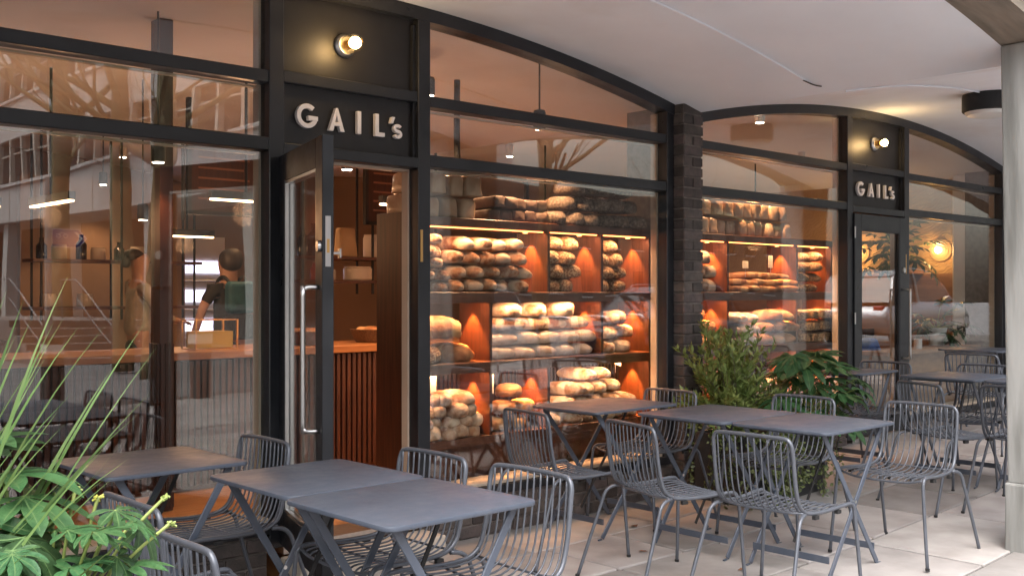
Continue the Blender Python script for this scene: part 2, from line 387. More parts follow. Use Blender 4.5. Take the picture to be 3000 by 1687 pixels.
# ------------------------------------------------------------------ shopfronts
def arch_pane_poly(x0, x1, zb, c, dz, n=12):
    return [(x0,zb),(x1,zb)] + [(x1+(x0-x1)*i/n, arch(x1+(x0-x1)*i/n, c)-dz) for i in range(n+1)]
def shopfront(c, X0, DL, OL, OR_, DR, X1, label, openang):
    s = empty('shopfront', (0,0,0), label=label, cat='shopfront')
    # posts
    for a, b in ((X0,X0+.075),(DL,OL),(OR_,DR),(X1-.075,X1)):
        zt = min(arch(a,c), arch(b,c)) - .02
        MB().box(a,b,-.055,.055,(.16 if a in (DL,OR_) else .235),zt).build('mullion', M_frame, s, bevel=.004)
    archstrip(c, -.062, .06, -.075, x0=X0, x1=X1, th=.074).build('arch_frame', M_frame, s)
    fl, fr = X0+.075, X1-.075
    for a, b in ((fl,DL),(DR,fr)):
        MB().box(a,b,-.05,.05,2.500,2.562).build('transom', M_frame, s, bevel=.004)
        MB().box(a,b,-.05,.05,2.160,2.227).build('transom', M_frame, s, bevel=.004)
        # bottom rail: dark fascia and cream sill
        MB().box(a,b,-.065,.05,.237,.292).build('sill_board', M_frame, s, bevel=.003)
        MB().box(a,b,-.045,.14,.294,.318).build('sill', M_cream, s, bevel=.003)
        # cream timber lining inside the frame
        for zz0, zz1 in ((.318,2.158),(2.229,2.498),(2.564,None)):
            for xa, xb in ((a,a+.010),(b-.014,b)):
                zt = zz1 if zz1 else min(arch(xa,c),arch(xb,c))-.085
                MB().box(xa,xb,.03,.085,zz0,zt).build('lining', M_cream, s)
            if zz1: MB().box(a+.010,b-.014,.052,.085,zz1-.012,zz1-.002).build('lining', M_cream, s)
        # panes
        MB().box(a,b,-.004,.004,.31,2.165).build('pane', M_glass, s)
        MB().box(a,b,-.004,.004,2.222,2.505).build('pane', M_glass, s)
        MB().prism(arch_pane_poly(a,b,2.557,c,.06), -.004, .004).build('pane', M_glass, s)
    # panels over the door
    MB().box(OL,OR_,-.055,.055,2.146,2.205).build('door_head', M_frame, s, bevel=.004)
    MB().box(OL,OR_,-.050,.05,2.515,2.575).build('transom', M_frame, s, bevel=.004)
    MB().box(OL,OR_,-.006,.02,2.20,2.52).build('sign_panel', M_panel, s)
    MB().prism(arch_pane_poly(OL,OR_,2.57,c,.06), -.006, .02).build('lamp_panel', M_panel, s)
    for xa, xb in ((OL,OL+.02),(OR_-.02,OR_)):                 # slim inner stops around panels and doorway
        MB().box(xa,xb,-.03,.0,2.206,2.514).build('panel_stop', M_frame, s)
        MB().box(xa,xb,-.03,.0,2.576,2.95).build('panel_stop', M_frame, s)
    MB().box(OR_-.012,OR_,.03,.085,FL,2.145).build('lining', M_cream, s)
    MB().box(OL+.001,OR_-.012,.03,.085,2.13,2.145).build('lining', M_cream, s)
    MB().box(OL,OR_,-.05,.16,FL-.05,FL-.004).build('threshold', M_steel, s)
    # strike plate on the lock jamb
    MB().box(OR_+.012,OR_+.030,-.058,-.054,1.62,1.80).build('strike_plate', M_brass, s)
    # the door
    d = empty('door', (OL+.004,-.045,FL), R(openang), parent=s); d['label'] = 'black framed glass door standing open' if openang else 'black framed glass door, shut'
    W, Hh, T = OR_-OL-.012, 2.14-FL-.006, .052
    st, tp, bt = .115, .135, .19
    fm = MB(); fm.box(0,st,-T/2,T/2,0.01,Hh); fm.box(W-st,W,-T/2,T/2,0.01,Hh)
    fm.box(st,W-st,-T/2,T/2,Hh-tp,Hh); fm.box(st,W-st,-T/2,T/2,.01,bt)
    fm.build('door_frame', M_frame, d, bevel=.003)
    MB().box(st,W-st,-.003,.003,bt,Hh-tp).build('pane', M_glass, d)
    bd = MB()
    for sy in (-1,1):
        y0, y1 = sorted((sy*.004, sy*(T/2-.004)))
        bd.box(st,st+.014,y0,y1,bt,Hh-tp); bd.box(W-st-.014,W-st,y0,y1,bt,Hh-tp)
        bd.box(st+.014,W-st-.014,y0,y1,bt,bt+.014); bd.box(st+.014,W-st-.014,y0,y1,Hh-tp-.014,Hh-tp)
    bd.build('glazing_bead', [M_steel if openang else M_frame], d)
    hx = W-.06
    for sy in ((-1,) if openang else (-1,)):
        pts = [(hx,sy*T/2,1.48),(hx,sy*(T/2+.05),1.48),(hx,sy*(T/2+.068),1.465),(hx,sy*(T/2+.07),1.44),(hx,sy*(T/2+.07),.89),(hx,sy*(T/2+.068),.865),(hx,sy*(T/2+.05),.85),(hx,sy*T/2,.85)]
        pts = [(x,y,z-FL-.01) for x,y,z in pts]
        MB().tube(crom(pts,3), .0115, 10).build('handle', M_steel, d, smooth='all')
    lk = MB(); lk.lathe([(.024,-T/2-.012),(.026,-T/2-.004),(.026,-T/2+.002)], (W-.045,0,1.63-FL+.02), 16, 'y'); lk.build('lock', M_steel, d, smooth=True)
    if openang:
        MB().box(W-.001,W+.003,-.012,.012,1.50-FL+.06,1.72-FL+.06).build('lock_plate', M_steel, d)
        MB().box(W+.003,W+.005,-.006,.006,1.56-FL+.06,1.62-FL+.06).build('latch', M_brass, d)
        k = MB(); k.box(W-.055,W-.035,T/2,T/2+.035,1.595-FL+.02,1.605-FL+.02); k.box(W-.065,W-.025,T/2+.035,T/2+.041,1.58-FL+.02,1.62-FL+.02); k.build('thumb_turn', M_steel, d)
    for zz in (.25, 1.0, 1.75):
        hm = MB(); hm.tube([(-.002,-T/2-.004,zz),(-.002,-T/2-.004,zz+.1)], .007, 8); hm.build('hinge', M_steel, d, smooth=True)
    return s
S1 = shopfront(C1, .66, 2.722, 2.805, 3.665, 3.752, 5.956, 'black framed arched shopfront with its glass door open and a bread window', -108)
S2 = shopfront(C2, 6.19, 8.355, 8.445, 9.388, 9.478, 11.66, 'far black framed arched shopfront with its door shut', 0)
# the neighbouring fronts, out of the picture
for xa, xb, lab in ((-6,.262,'blank dark boarded front beyond the left pier'),(12.06,18,'blank dark boarded front beyond the far right pier')):
    nf = empty('neighbour_front', (xa,0,0), label=lab, cat='wall'); MB().box(0,xb-xa,.0,.2,-.2,2.76).build('boarding', M_panel, nf)
    for k in range(int((xb-xa)/1.2)+1): MB().box(k*1.2,k*1.2+.07,-.03,-.002,0,2.74).build('batten', M_frame, nf)
# stone step at the open door
M_step = mat('step_stone', (.50,.43,.36), .8, c2=(.42,.36,.30), scale=4, bump=.2, bscale=40)
tag(MB().box(2.78,3.70,-.26,-.056,-.02,.115).build('door_step', M_step, bevel=.01, seg=2), 'worn pale stone step at the open glass door', 'step')

# ------------------------------------------------------------------ lettering
def stroke(pts, wd, closed=False):
    P = [Vector((a,b)) for a,b in pts]; N = len(P); Lf = []; Rt = []
    for i in range(N):
        t = (P[min(i+1,N-1)] - P[max(i-1,0)]).normalized(); nrm = Vector((-t.y,t.x)) * wd/2
        Lf.append(P[i]+nrm); Rt.append(P[i]-nrm)
    return [tuple(p) for p in Lf] + [tuple(p) for p in reversed(Rt)]
def arc(cx, cy_, rx, ry, a0, a1, n): return [(cx+rx*math.cos(R(a0+(a1-a0)*i/n)), cy_+ry*math.sin(R(a0+(a1-a0)*i/n))) for i in range(n+1)]
def letter_polys(ch, h):
    t = .20*h
    if ch == 'G':
        r = h/2-t/2+.02*h
        return [stroke(arc(.50*h,.5*h,r,r,46,349,30), t), stroke([(.54*h,.42*h),(1.02*h,.42*h)], t*.95), ], 1.02*h
    if ch == 'A':
        return [[(0,0),(t*1.12,0),(.415*h,.76*h),(.455*h,1.0*h),(.345*h,1.0*h)],[(.345*h,1.0*h),(.455*h,1.0*h),(.80*h,0),(.80*h-t*1.12,0),(.36*h,.80*h)],[(.17*h,.23*h),(.63*h,.23*h),(.58*h,.385*h),(.22*h,.385*h)]], .8*h
    if ch == 'I': return [[(0,0),(t,0),(t,h),(0,h)]], t
    if ch == 'L': return [[(0,0),(t,0),(t,h),(0,h)],[(t*.9,0),(.52*h,0),(.52*h,t*.9),(t*.9,t*.9)]], .52*h
    if ch == "'": return [[(0,0),(t*.75,0),(t*1.35,.30*h),(t*.45,.30*h)]], .3*h
    if ch == 's':
        hh = .66*h; tt = .145*h; r = (hh-tt)/4; xr = r*1.35
        p = arc(.22*h,hh-tt/2-r,xr,r,25,262,16) + arc(.22*h,tt/2+r,xr,r,82,-155,16)
        return [stroke(p, tt)], .42*h
def sign(y, base, xs, h, label, dep=.028):
    s = empty('shop_sign', (xs[0],y,base), label=label, cat='sign')
    for k, (ch, x) in enumerate(zip("GAIL's", xs)):
        polys, wd = letter_polys(ch, h); q = MB()
        for i, pl in enumerate(polys): q.prism([(a,b) for a,b in pl], -dep - .0007*i, -.004)
        zz = .66*h if ch == "'" else 0
        o = q.build('letter', M_letter, s, bevel=.0015, loc=(x-xs[0],0,zz)); o['label'] = 'white raised letter ' + (ch if ch != "'" else 'apostrophe')
        q = MB()
sign(-.006, 2.300, [2.895,3.088,3.268,3.385,3.487,3.512], .122, "white raised GAIL's lettering over the open door")
sign(-.006, 2.300, [8.565,8.758,8.938,9.055,9.157,9.182], .122, "white raised GAIL's lettering over the far shut door")

# ------------------------------------------------------------------ lamps outside
M_jar = glass_mat('jar_glass', .07, (1,.93,.78))
def lampL(name, typ, loc, energy, color, parent=None, size=.03, rot=(0,0,0), spot=None, blend=.5):
    ld = bpy.data.lights.new(name, typ); ld.energy = energy; ld.color = color
    if typ in ('POINT','SPOT'): ld.shadow_soft_size = size
    if typ == 'SPOT': ld.spot_size = R(spot); ld.spot_blend = blend
    o = bpy.data.objects.new(name, ld); COL.objects.link(o); o.location = loc; o.rotation_euler = rot
    if parent: o.parent = parent
    return o
def wall_lamp(x, z, label):
    l = empty('wall_lamp', (x,-.006,z), label=label, cat='lamp', group='lit wall lamps over the doors')
    q = MB(); q.lathe([(.062,0),(.064,-.012),(.058,-.022),(.05,-.03)], (0,0,0), 24, 'y'); q.build('base', M_steel, l, smooth=True)
    q = MB(); q.lathe([(.024,-.03),(.026,-.055),(.022,-.07)], (0,0,0), 16, 'y'); q.build('socket', M_brass, l, smooth=True)
    prof = []
    for i in range(15): prof.append((.046 + (.003 if i % 2 else -.001), -.03 - i*.006))
    prof += [(.042,-.122),(.03,-.132),(.012,-.138)]
    q = MB(); q.lathe(prof, (0,0,0), 24, 'y'); q.build('ribbed_jar', M_jar, l, smooth='all')
    q = MB()
    q.lathe([(.012,-.07),(.026,-.082),(.033,-.1),(.030,-.118),(.018,-.128),(.005,-.13)], (0,0,0), 18, 'y'); q.build('bulb', M_bulb, l, smooth='all')
    lampL('lamp_light', 'POINT', (0,-.19,.0), 1.7, (1,.62,.26), l, .035)
wall_lamp(3.20, 2.765, 'lit round bulb lamp on the black panel above the open door')
wall_lamp(8.90, 2.785, 'lit round bulb lamp on the black panel above the far door')
# bulkhead light and conduits under the vaults
bx = 8.66; bz = arch(bx, C2)
bk = empty('bulkhead_light', (bx,-1.13,bz), label='black drum ceiling light under the far vault beside the column', cat='light')
q = MB(); q.lathe([(.19,.02),(.20,-.03),(.20,-.14),(.19,-.15)], n=28); q.build('housing', M_black, bk, smooth=True)
q = MB(); q.lathe([(.18,-.15),(.165,-.175),(.10,-.19),(.02,-.195)], n=28); q.build('diffuser', mat('opal_diffuser', (.75,.75,.73), .3), bk, smooth=True)
def conduit(c, xa, xb, label, y=-1.14):
    pts = [(xa+(xb-xa)*i/24, y, arch(xa+(xb-xa)*i/24, c)-.008) for i in range(25)]
    tag(MB().tube(pts, .0065, 8).build('conduit', M_ceil, smooth='all'), label, 'conduit')
conduit(C1, 2.6, 5.98, 'white painted conduit line curving along the near vault')
conduit(C2, 6.4, 8.47, 'white painted conduit line running to the black drum light')
tag(MB().tube(crom([(5.88,-1.14,2.782),(5.97,-1.16,2.762),(6.03,-1.18,2.757)],4), .004, 6).build('cable_end', M_black, smooth='all'), 'short black cable end where the two vaults meet', 'cable')

# ------------------------------------------------------------------ shop interior: floor, walls
q = MB(); q.box(.5,12.1,.16,7.6,-.2,FL-.004); tag(q.build('shop_floor', M_oak), kind='structure')
q = MB(); q.box(.4,12.2,7.5,7.62,FL-.1,3.3); tag(q.build('back_wall', M_inwall), kind='structure')
q = MB(); q.box(.38,.5,.16,7.5,FL-.1,3.3); tag(q.build('side_wall', M_inwall), kind='structure')
def swirl_mat():
    m = mat('swirl_plaster', (.50,.36,.20), .75, c2=(.44,.30,.16), scale=5)
    n = m.node_tree.nodes; L = m.node_tree.links
    tc = n.new('ShaderNodeTexCoord'); wv = n.new('ShaderNodeTexWave'); wv.wave_type = 'RINGS'; wv.inputs['Scale'].default_value = 7; wv.inputs['Distortion'].default_value = 14; wv.inputs['Detail'].default_value = 3
    bp = n.new('ShaderNodeBump'); bp.inputs['Strength'].default_value = .35; bp.inputs['Distance'].default_value = .012
    L.new(tc.outputs['Object'], wv.inputs['Vector']); L.new(wv.outputs['Fac'], bp.inputs['Height']); L.new(bp.outputs[0], n['Principled BSDF'].inputs['Normal']); return m
q = MB(); q.box(12.0,12.15,.14,7.5,FL-.1,3.3); tag(q.build('end_wall', swirl_mat()), kind='structure')
q = MB(); q.box(11.96,11.998,.3,7.4,FL,1.66); wain = tag(q.build('wainscot', M_plywood), 'plywood wainscot along the far end wall inside', 'wainscot')
q = MB(); q.box(11.70,11.98,.30,.55,FL,2.76); tag(q.build('interior_pillar', M_white, bevel=.02), 'white pillar inside the farthest window', 'pillar')

# ------------------------------------------------------------------ bread shelving units
SHELF_Z = [.56, 1.02, 1.45, 1.90]; STH = .055
WARM = (1,.36,.10)
def shelf_unit(x0, x1, divs, label, led_rows, end_l=True):
    u = empty('bread_shelves', (x0,.15,FL), label=label, cat='shelving')
    W = x1-x0; D_ = .30
    for z in SHELF_Z:
        MB().box(0,W,0,D_,z-STH-FL,z-FL).build('shelf', M_woodx, u, bevel=.003)
    for z in SHELF_Z[1:]: MB().box(0,W,-.012,-.001,z-STH-FL-(.012 if z < 1.5 else .0),z-FL-.003).build('lip', M_woodx, u, bevel=.002)
    MB().box(0,W,.05,D_,0,SHELF_Z[0]-STH-.002-FL).build('base_cabinet', M_wood, u)
    if end_l: MB().box(-.03,-.001,-.01,D_-.02,0,1.915-FL).build('end_panel', M_wood, u, bevel=.002)
    for row, xs in enumerate(divs):
        zb, zt = SHELF_Z[row]-FL+.001, SHELF_Z[row+1]-STH-FL-.001
        prev = 0
        for xd in xs:
            MB().box(xd-x0-.022,xd-x0,.004,D_-.004,zb,zt).build('divider', M_wood, u)
            # small recessed spot close to the divider
            sx, sy = xd-x0-.075, .16
            q = MB(); q.lathe([(.017,0),(.017,-.006),(.013,-.007)], (sx,sy,zt), 12); q.build('spot_fitting', M_led, u, smooth=True)
            lampL('shelf_spot', 'SPOT', (sx,sy,zt-.012), 30, (1,.34,.075), u, .008, (0,R(-4),0), 66, .5)
            a, b = prev+.02, xd-x0-.05
            q = MB(); q.box(a,b,.016,.026,zt-.007,zt-.001); q.build('led_strip', M_led, u)
            ar = lampL('strip_glow', 'AREA', ((a+b)/2,.021,zt-.012), 2.5*(b-a)+.4, (1,.53,.27), u, rot=(R(28),0,0)); ar.data.shape = 'RECTANGLE'; ar.data.size = max(.05,b-a); ar.data.size_y = .012
            prev = xd-x0
    return u
shelf_unit(3.755, 5.96, [[4.41,4.92,5.955],[4.41,5.44,5.955],[4.92,5.44,5.955]], 'dark wood bread shelves lit from within behind the near window', 0)
shelf_unit(6.40, 8.47, [[6.91,7.90,8.465]]*3, 'dark wood bread shelves lit from within behind the far window', 0, end_l=True)

def loaf_mesh(kind, seed):
    rr = random.Random(seed)
    L_, W_, H_ = {'long':(.315,.138,.104),'seed':(.25,.155,.115),'boule':(.21,.20,.125),'tin':(.21,.112,.135),'rye':(.22,.115,.085),'bag':(.42,.072,.06),'big':(.42,.30,.19),'roll':(.15,.10,.075)}[kind]
    e = {'tin':.42,'rye':.4}.get(kind, .8); el = {'tin':.35,'rye':.35,'long':.95,'bag':.7}.get(kind, .9)
    n, m = 18, 13; vs = []; fs = []
    def sp(x, p): return math.copysign(abs(x)**p, x)
    ox = rr.random()*50
    for j in range(m+1):
        v = -math.pi/2 + math.pi*j/m
        for i in range(n):
            u = 2*math.pi*i/n
            cv = sp(math.cos(v), el) if j not in (0,m) else .02
            x = W_/2*cv*sp(math.cos(u), e); z = H_/2*cv*sp(math.sin(u), e); y = L_/2*sp(math.sin(v), el)
            if z < -.28*H_: z = -.28*H_ + (z+.28*H_)*.25
            if kind == 'tin' and z > .2*H_: z = .2*H_ + (z-.2*H_)*1.15; 
            nn = noise.noise((x*14+ox, y*14, z*14))*.010 + noise.noise((x*40+ox, y*40, z*40))*.003
            if kind in ('long','bag','big') and z > 0:
                s_ = (y/L_ + x/W_*.25)*(4.5 if kind != 'big' else 2.6); fr = abs(s_-round(s_))
                nn -= .010*max(0, 1-fr/.16)*(z/(H_/2))
            d = Vector((x,y,z)); 
            if d.length > 1e-6: d = d + d.normalized()*nn*(2 if kind == 'big' else 1)
            vs.append((d.x, d.y, d.z+.30*H_))
    for j in range(m):
        for i in range(n):
            k = (i+1) % n; fs.append((j*n+i, j*n+k, (j+1)*n+k, (j+1)*n+i))
    fs.append(tuple(reversed(range(n)))); fs.append(tuple(m*n+i for i in range(n)))
    q = MB(); q.add(vs, fs); return q.mesh('loaf_'+kind, BMAT[kind], smooth='all')
def bread_mat(name, dark, mid, flour, amt=.5, freq=16, rough=.75, rnd=.15):
    """crust: baked brown patches, pale flour dusting and torn slashes across the top"""
    m = mat(name, dark, rough, c2=mid, scale=9, lo=.36, hi=.62, bump=.55, bscale=60, rnd=rnd)
    n = m.node_tree.nodes; L = m.node_tree.links; b = n['Principled BSDF']; src = b.inputs['Base Color'].links[0].from_socket
    tc = n.new('ShaderNodeTexCoord'); oi = n.new('ShaderNodeObjectInfo')
    wv = n.new('ShaderNodeTexWave'); wv.bands_direction = 'Y'; wv.inputs['Scale'].default_value = freq/6.28; wv.inputs['Distortion'].default_value = 2.2; wv.inputs['Detail'].default_value = 2; wv.inputs['Detail Scale'].default_value = 2.5
    mp = n.new('ShaderNodeMapping'); mp.inputs['Rotation'].default_value = (0,0,.5); L.new(tc.outputs['Object'], mp.inputs[0]); L.new(mp.outputs[0], wv.inputs['Vector'])
    ph = n.new('ShaderNodeMath'); ph.operation = 'MULTIPLY'; ph.inputs[1].default_value = 20; L.new(oi.outputs['Random'], ph.inputs[0]); L.new(ph.outputs[0], wv.inputs['Phase Offset'])
    r1 = n.new('ShaderNodeMapRange'); r1.inputs[1].default_value = .62; r1.inputs[2].default_value = .86; L.new(wv.outputs['Fac'], r1.inputs[0])
    nz = n.new('ShaderNodeTexNoise'); nz.inputs['Scale'].default_value = 22; nz.inputs['Detail'].default_value = 6; L.new(tc.outputs['Object'], nz.inputs['Vector'])
    r2 = n.new('ShaderNodeMapRange'); r2.inputs[1].default_value = .42; r2.inputs[2].default_value = .66; r2.inputs[4].default_value = amt; L.new(nz.outputs['Fac'], r2.inputs[0])
    mxm = n.new('ShaderNodeMath'); mxm.operation = 'MAXIMUM'; L.new(r2.outputs[0], mxm.inputs[1])
    sl_ = n.new('ShaderNodeMath'); sl_.operation = 'MULTIPLY'; sl_.inputs[1].default_value = .8; L.new(r1.outputs[0], sl_.inputs[0]); L.new(sl_.outputs[0], mxm.inputs[0])
    mx = n.new('ShaderNodeMix'); mx.data_type = 'RGBA'; L.new(mxm.outputs[0], mx.inputs[0]); L.new(src, mx.inputs[6]); mx.inputs[7].default_value = (*flour,1); L.new(mx.outputs[2], b.inputs['Base Color'])
    bp = n.new('ShaderNodeBump'); bp.inputs['Strength'].default_value = .7; bp.inputs['Distance'].default_value = .006; L.new(wv.outputs['Fac'], bp.inputs['Height'])
    old = b.inputs['Normal'].links[0].from_socket; L.new(old, bp.inputs['Normal']); L.new(bp.outputs[0], b.inputs['Normal'])
    return m
M_crust = bread_mat('floured_crust', (.15,.046,.016), (.36,.15,.06), (.68,.53,.39), .66)
M_pale_l = bread_mat('pale_crust', (.24,.09,.03), (.46,.25,.12), (.74,.61,.47), .7, 13)
M_seed = mat('seeded_crust', (.22,.10,.045), .85, c2=(.55,.38,.22), scale=70, lo=.42, hi=.62, bump=.9, bscale=130, rnd=.15)
M_dseed = mat('dark_seeded_crust', (.09,.058,.042), .85, c2=(.27,.20,.15), scale=60, lo=.42, hi=.66, bump=.9, bscale=120, rnd=.15)
M_tin = mat('bagged_loaf', (.36,.20,.11), .4, c2=(.52,.36,.24), scale=9, bump=.3, bscale=40, rnd=.15, coat=.3)
M_rye = mat('rye_crust', (.075,.038,.028), .7, c2=(.13,.075,.055), scale=16, bump=.4, bscale=60, rnd=.2)
M_gold = bread_mat('golden_crust', (.18,.055,.016), (.40,.165,.055), (.58,.36,.18), .28, 11, .6)
M_wrapped = mat('wrapped_loaf', (.36,.24,.17), .3, c2=(.60,.49,.41), scale=13, bump=.6, bscale=30, rnd=.12, coat=.6)
BMAT = {'long':M_crust,'seed':M_seed,'boule':M_pale_l,'tin':M_tin,'rye':M_rye,'bag':M_gold,'big':M_gold,'roll':M_crust}
LM = {k: [loaf_mesh(k, s) for s in range(3)] for k in BMAT}
EXTRA = {}
def lm(kind, m=None):
    me = random.choice(LM[kind])
    if m is None or m == BMAT[kind]: return me
    k = (me.name, m.name)
    if k not in EXTRA: c = me.copy(); c.materials.clear(); c.materials.append(m); EXTRA[k] = c
    return EXTRA[k]
LAYN = {1:['only'],2:['bottom','top'],3:['bottom','middle','top'],4:['bottom','second','third','top'],5:['bottom','second','third','fourth','top']}
def mapx(x):      # where along its unit a pile stands
    if x < 4.49: return 3.775+(x-3.78)*.895
    return x*.987-.02 if x < 6.2 else x*.99-.07
def pile(kind, x0, x1, counts, z0, y, dz, label, group, m=None, yaw=0, jit=.12, scale=1, tilt=.06, dx=None):
    """counts: loaves in each layer from the bottom up."""
    rr = random.Random(int(x0*1000+z0*77))
    x0, x1, y = mapx(x0), mapx(x1), y-.115
    W = x1-x0; nmax = max(counts); pitch = dx or W/nmax
    for l, n in enumerate(counts):
        off = (W-pitch*n)/2 if n < nmax else 0
        for i in range(n):
            x = x0 + off + pitch*(i+.5) + (pitch*.25*(1 if l % 2 else -1) if n == nmax and len(counts) > 1 else 0)*.5
            o = link('bread_loaf', lm(kind, m), None, (x+rr.uniform(-.008,.008), y+rr.uniform(-.02,.02), z0+l*dz+.002),
                     (rr.uniform(-tilt,tilt), rr.uniform(-tilt,tilt), R(yaw)+rr.uniform(-jit,jit)+(math.pi if rr.random() < .5 else 0)))
            s_ = scale*rr.uniform(.94,1.06); o.scale = (s_*rr.uniform(.95,1.05), s_, s_)
            if len(counts) == 1: lb = f'{label}, {ORD[i]} from the left'
            else: lb = f'{label}, {ORD[i]} from left in {LAYN[len(counts)][l]} layer'
            tag(o, lb, 'bread', group)
Z1, Z2, Z3, Z4 = SHELF_Z
# near window, top of the unit
pile('tin', 3.80, 4.42, [4,4], Z4, .42, .142, 'bagged tin loaf above near window shelves', 'bagged tin loaves on the near unit', scale=1.15)
pile('rye', 4.50, 5.02, [5,5], Z4, .40, .083, 'dark rye brick loaf atop near shelves', 'dark rye loaves on the near unit', scale=1.05, jit=.05)
pile('seed', 5.06, 6.0, [6,5,4], Z4, .36, .108, 'dark seeded loaf heaped atop near shelves', 'dark seeded loaves on the near unit', m=M_dseed, scale=1.02)
# near window, upper row
pile('long', 3.78, 4.14, [4,4,4,4,3], Z3, .42, .072, 'small floured loaf at left end of upper pile', 'floured loaves on the upper shelf', scale=.78, jit=.4, yaw=-20)
pile('long', 4.16, 4.86, [5,5,5,4], Z3, .43, .088, 'long floured loaf in the big upper pile', 'floured loaves on the upper shelf', yaw=4, jit=.3, scale=1.0)
pile('seed', 5.06, 5.36, [2,2,2,2], Z3, .43, .095, 'seeded loaf stacked in middle upper bay', 'seeded loaves on the upper shelf', scale=.98, jit=.25)
pile('seed', 5.58, 5.86, [2,2,2,1], Z3, .43, .095, 'seeded loaf stacked in right upper bay', 'seeded loaves on the upper shelf', scale=.94, jit=.25)
# near window, middle row
for (lab, loc, rot, m, s_) in [('huge floured loaf lying on top in the left middle bay', (4.05,.31,Z2+.15), (0.05,.05,1.35), M_gold, .92), ('very large seeded loaf at left end of middle shelf', (3.93,.31,Z2), (0,0,.15), M_seed, .80), ('big brown loaf standing under the huge loaf', (4.19,.32,Z2), (0,.0,.35), M_gold, .78)]:
    o = link('bread_loaf', lm('big', m), None, loc, rot, (s_,s_,s_)); tag(o, lab, 'bread', 'big loaves on the middle shelf')
pile('long', 4.53, 5.46, [5,5], Z2, .40, .09, 'wrapped pale loaf on middle shelf', 'wrapped loaves on the middle shelf', m=M_wrapped, scale=1.0, yaw=62, jit=.12, dx=.185)
pile('long', 4.60, 5.46, [4], Z2+.185, .41, .08, 'brown slashed loaf in row above wrapped loaves', 'slashed loaves on the middle shelf', m=M_crust, scale=.95, yaw=65)
pile('boule', 4.62, 5.36, [3], Z2+.265, .42, .08, 'large pale round loaf crowning the middle shelf', 'round loaves on the middle shelf', scale=1.05, dx=.24)
pile('boule', 5.60, 5.98, [2,2,1], Z2, .42, .105, 'floury round loaf in right middle bay', 'round loaves on the middle shelf', scale=.85, m=M_crust)
# near window, lower row
pile('roll', 3.80, 4.42, [5,5,4,3], Z1, .36, .066, 'small floured baguette piled at lower left', 'little baguettes on the lower shelf', scale=1.5, jit=.8)
pile('boule', 4.55, 4.98, [2,2,1], Z1, .42, .105, 'brown round bun loaf in middle lower bay', 'round loaves on the lower shelf', m=M_gold, scale=.88)
pile('long', 5.07, 6.0, [6,5,4,2], Z1, .43, .095, 'floury farmhouse loaf in the right lower heap', 'farmhouse loaves on the lower shelf', m=M_pale_l, scale=1.0, jit=.5, yaw=0)
# far window
pile('tin', 6.72, 8.02, [10,9], Z4, .42, .15, 'bagged tin loaf with tied end atop far shelves', 'bagged tin loaves on the far unit', scale=1.12, jit=.04)
pile('boule', 6.60, 6.98, [2,2,1], Z3, .40, .11, 'round loaf in left upper bay of far unit', 'loaves on the far upper shelf', m=M_crust)
pile('bag', 7.12, 7.98, [7,7,4], Z3, .42, .055, 'thin baguette heaped on far upper shelf', 'baguettes on the far upper shelf', jit=.5, yaw=40)
pile('long', 8.14, 8.54, [2,2,2,2], Z3, .43, .09, 'dark loaf stacked at right end of far upper shelf', 'loaves on the far upper shelf', m=M_seed, scale=.95)
pile('long', 7.10, 7.52, [3,3,3], Z2, .42, .09, 'wrapped pale loaf on far middle shelf', 'loaves on the far middle shelf', m=M_wrapped)
pile('long', 7.54, 8.04, [3,3,2], Z2, .42, .095, 'golden long loaf on far middle shelf', 'loaves on the far middle shelf', m=M_gold, scale=1.1, yaw=30)
pile('rye', 8.12, 8.58, [4,4,4], Z2, .36, .10, 'square oat topped loaf on far middle shelf', 'oat loaves on the far middle shelf', m=M_seed, scale=1.1, jit=.03)
pile('boule', 6.60, 6.98, [2,2,1], Z2, .42, .11, 'brown round loaf in left middle bay of far unit', 'loaves on the far middle shelf', m=M_gold)
pile('long', 7.15, 8.0, [5,4], Z1, .42, .09, 'floured loaf on far lower shelf', 'loaves on the far lower shelf')
# bag closure bands on the tin loaves of the far unit are white ties
M_card = mat('price_card_paper', (.72,.62,.46), .6, c2=(.68,.58,.43), scale=15)
M_ink = mat('card_ink', (.05,.045,.04), .7)
def card(x, y, z, w_, h_, label, pole=.06, tilt=0):
    c = empty('price_card', (x,y,z), R(8), label=label, cat='card')
    MB().box(-w_/2,w_/2,-.002,.002,pole,pole+h_).build('card', M_card, c, rot=(0,R(tilt),0))
    if pole: MB().tube([(0,0,-.01),(0,0,pole)], .0025, 6).build('stick', M_steel, c)
card(3.94,.19,Z1+.19,.11,.095, 'blank cream price card on a stick over the lower left baguettes', .10)
card(4.44,.20,Z1+.13,.05,.12, 'narrow cream price card in the middle lower bay', .12)
card(5.62,.20,Z1+.33,.10,.075, 'tilted cream price card stuck in the farmhouse loaves', .05, 18)
card(7.2,.20,Z3+.13,.10,.06, 'cream price card over the baguettes on far upper shelf', .06)
card(7.56,.20,Z3+.14,.08,.10, 'upright cream price card before the orange lit divider', .06)
tag(MB().box(8.02,8.32,.20,.36,Z1,Z1+.14).build('gift_box', [mat('pink_card', (.62,.22,.20), .5, c2=(.7,.5,.35), scale=9)], bevel=.004), 'pink and cream printed box on the far lower shelf', 'box')

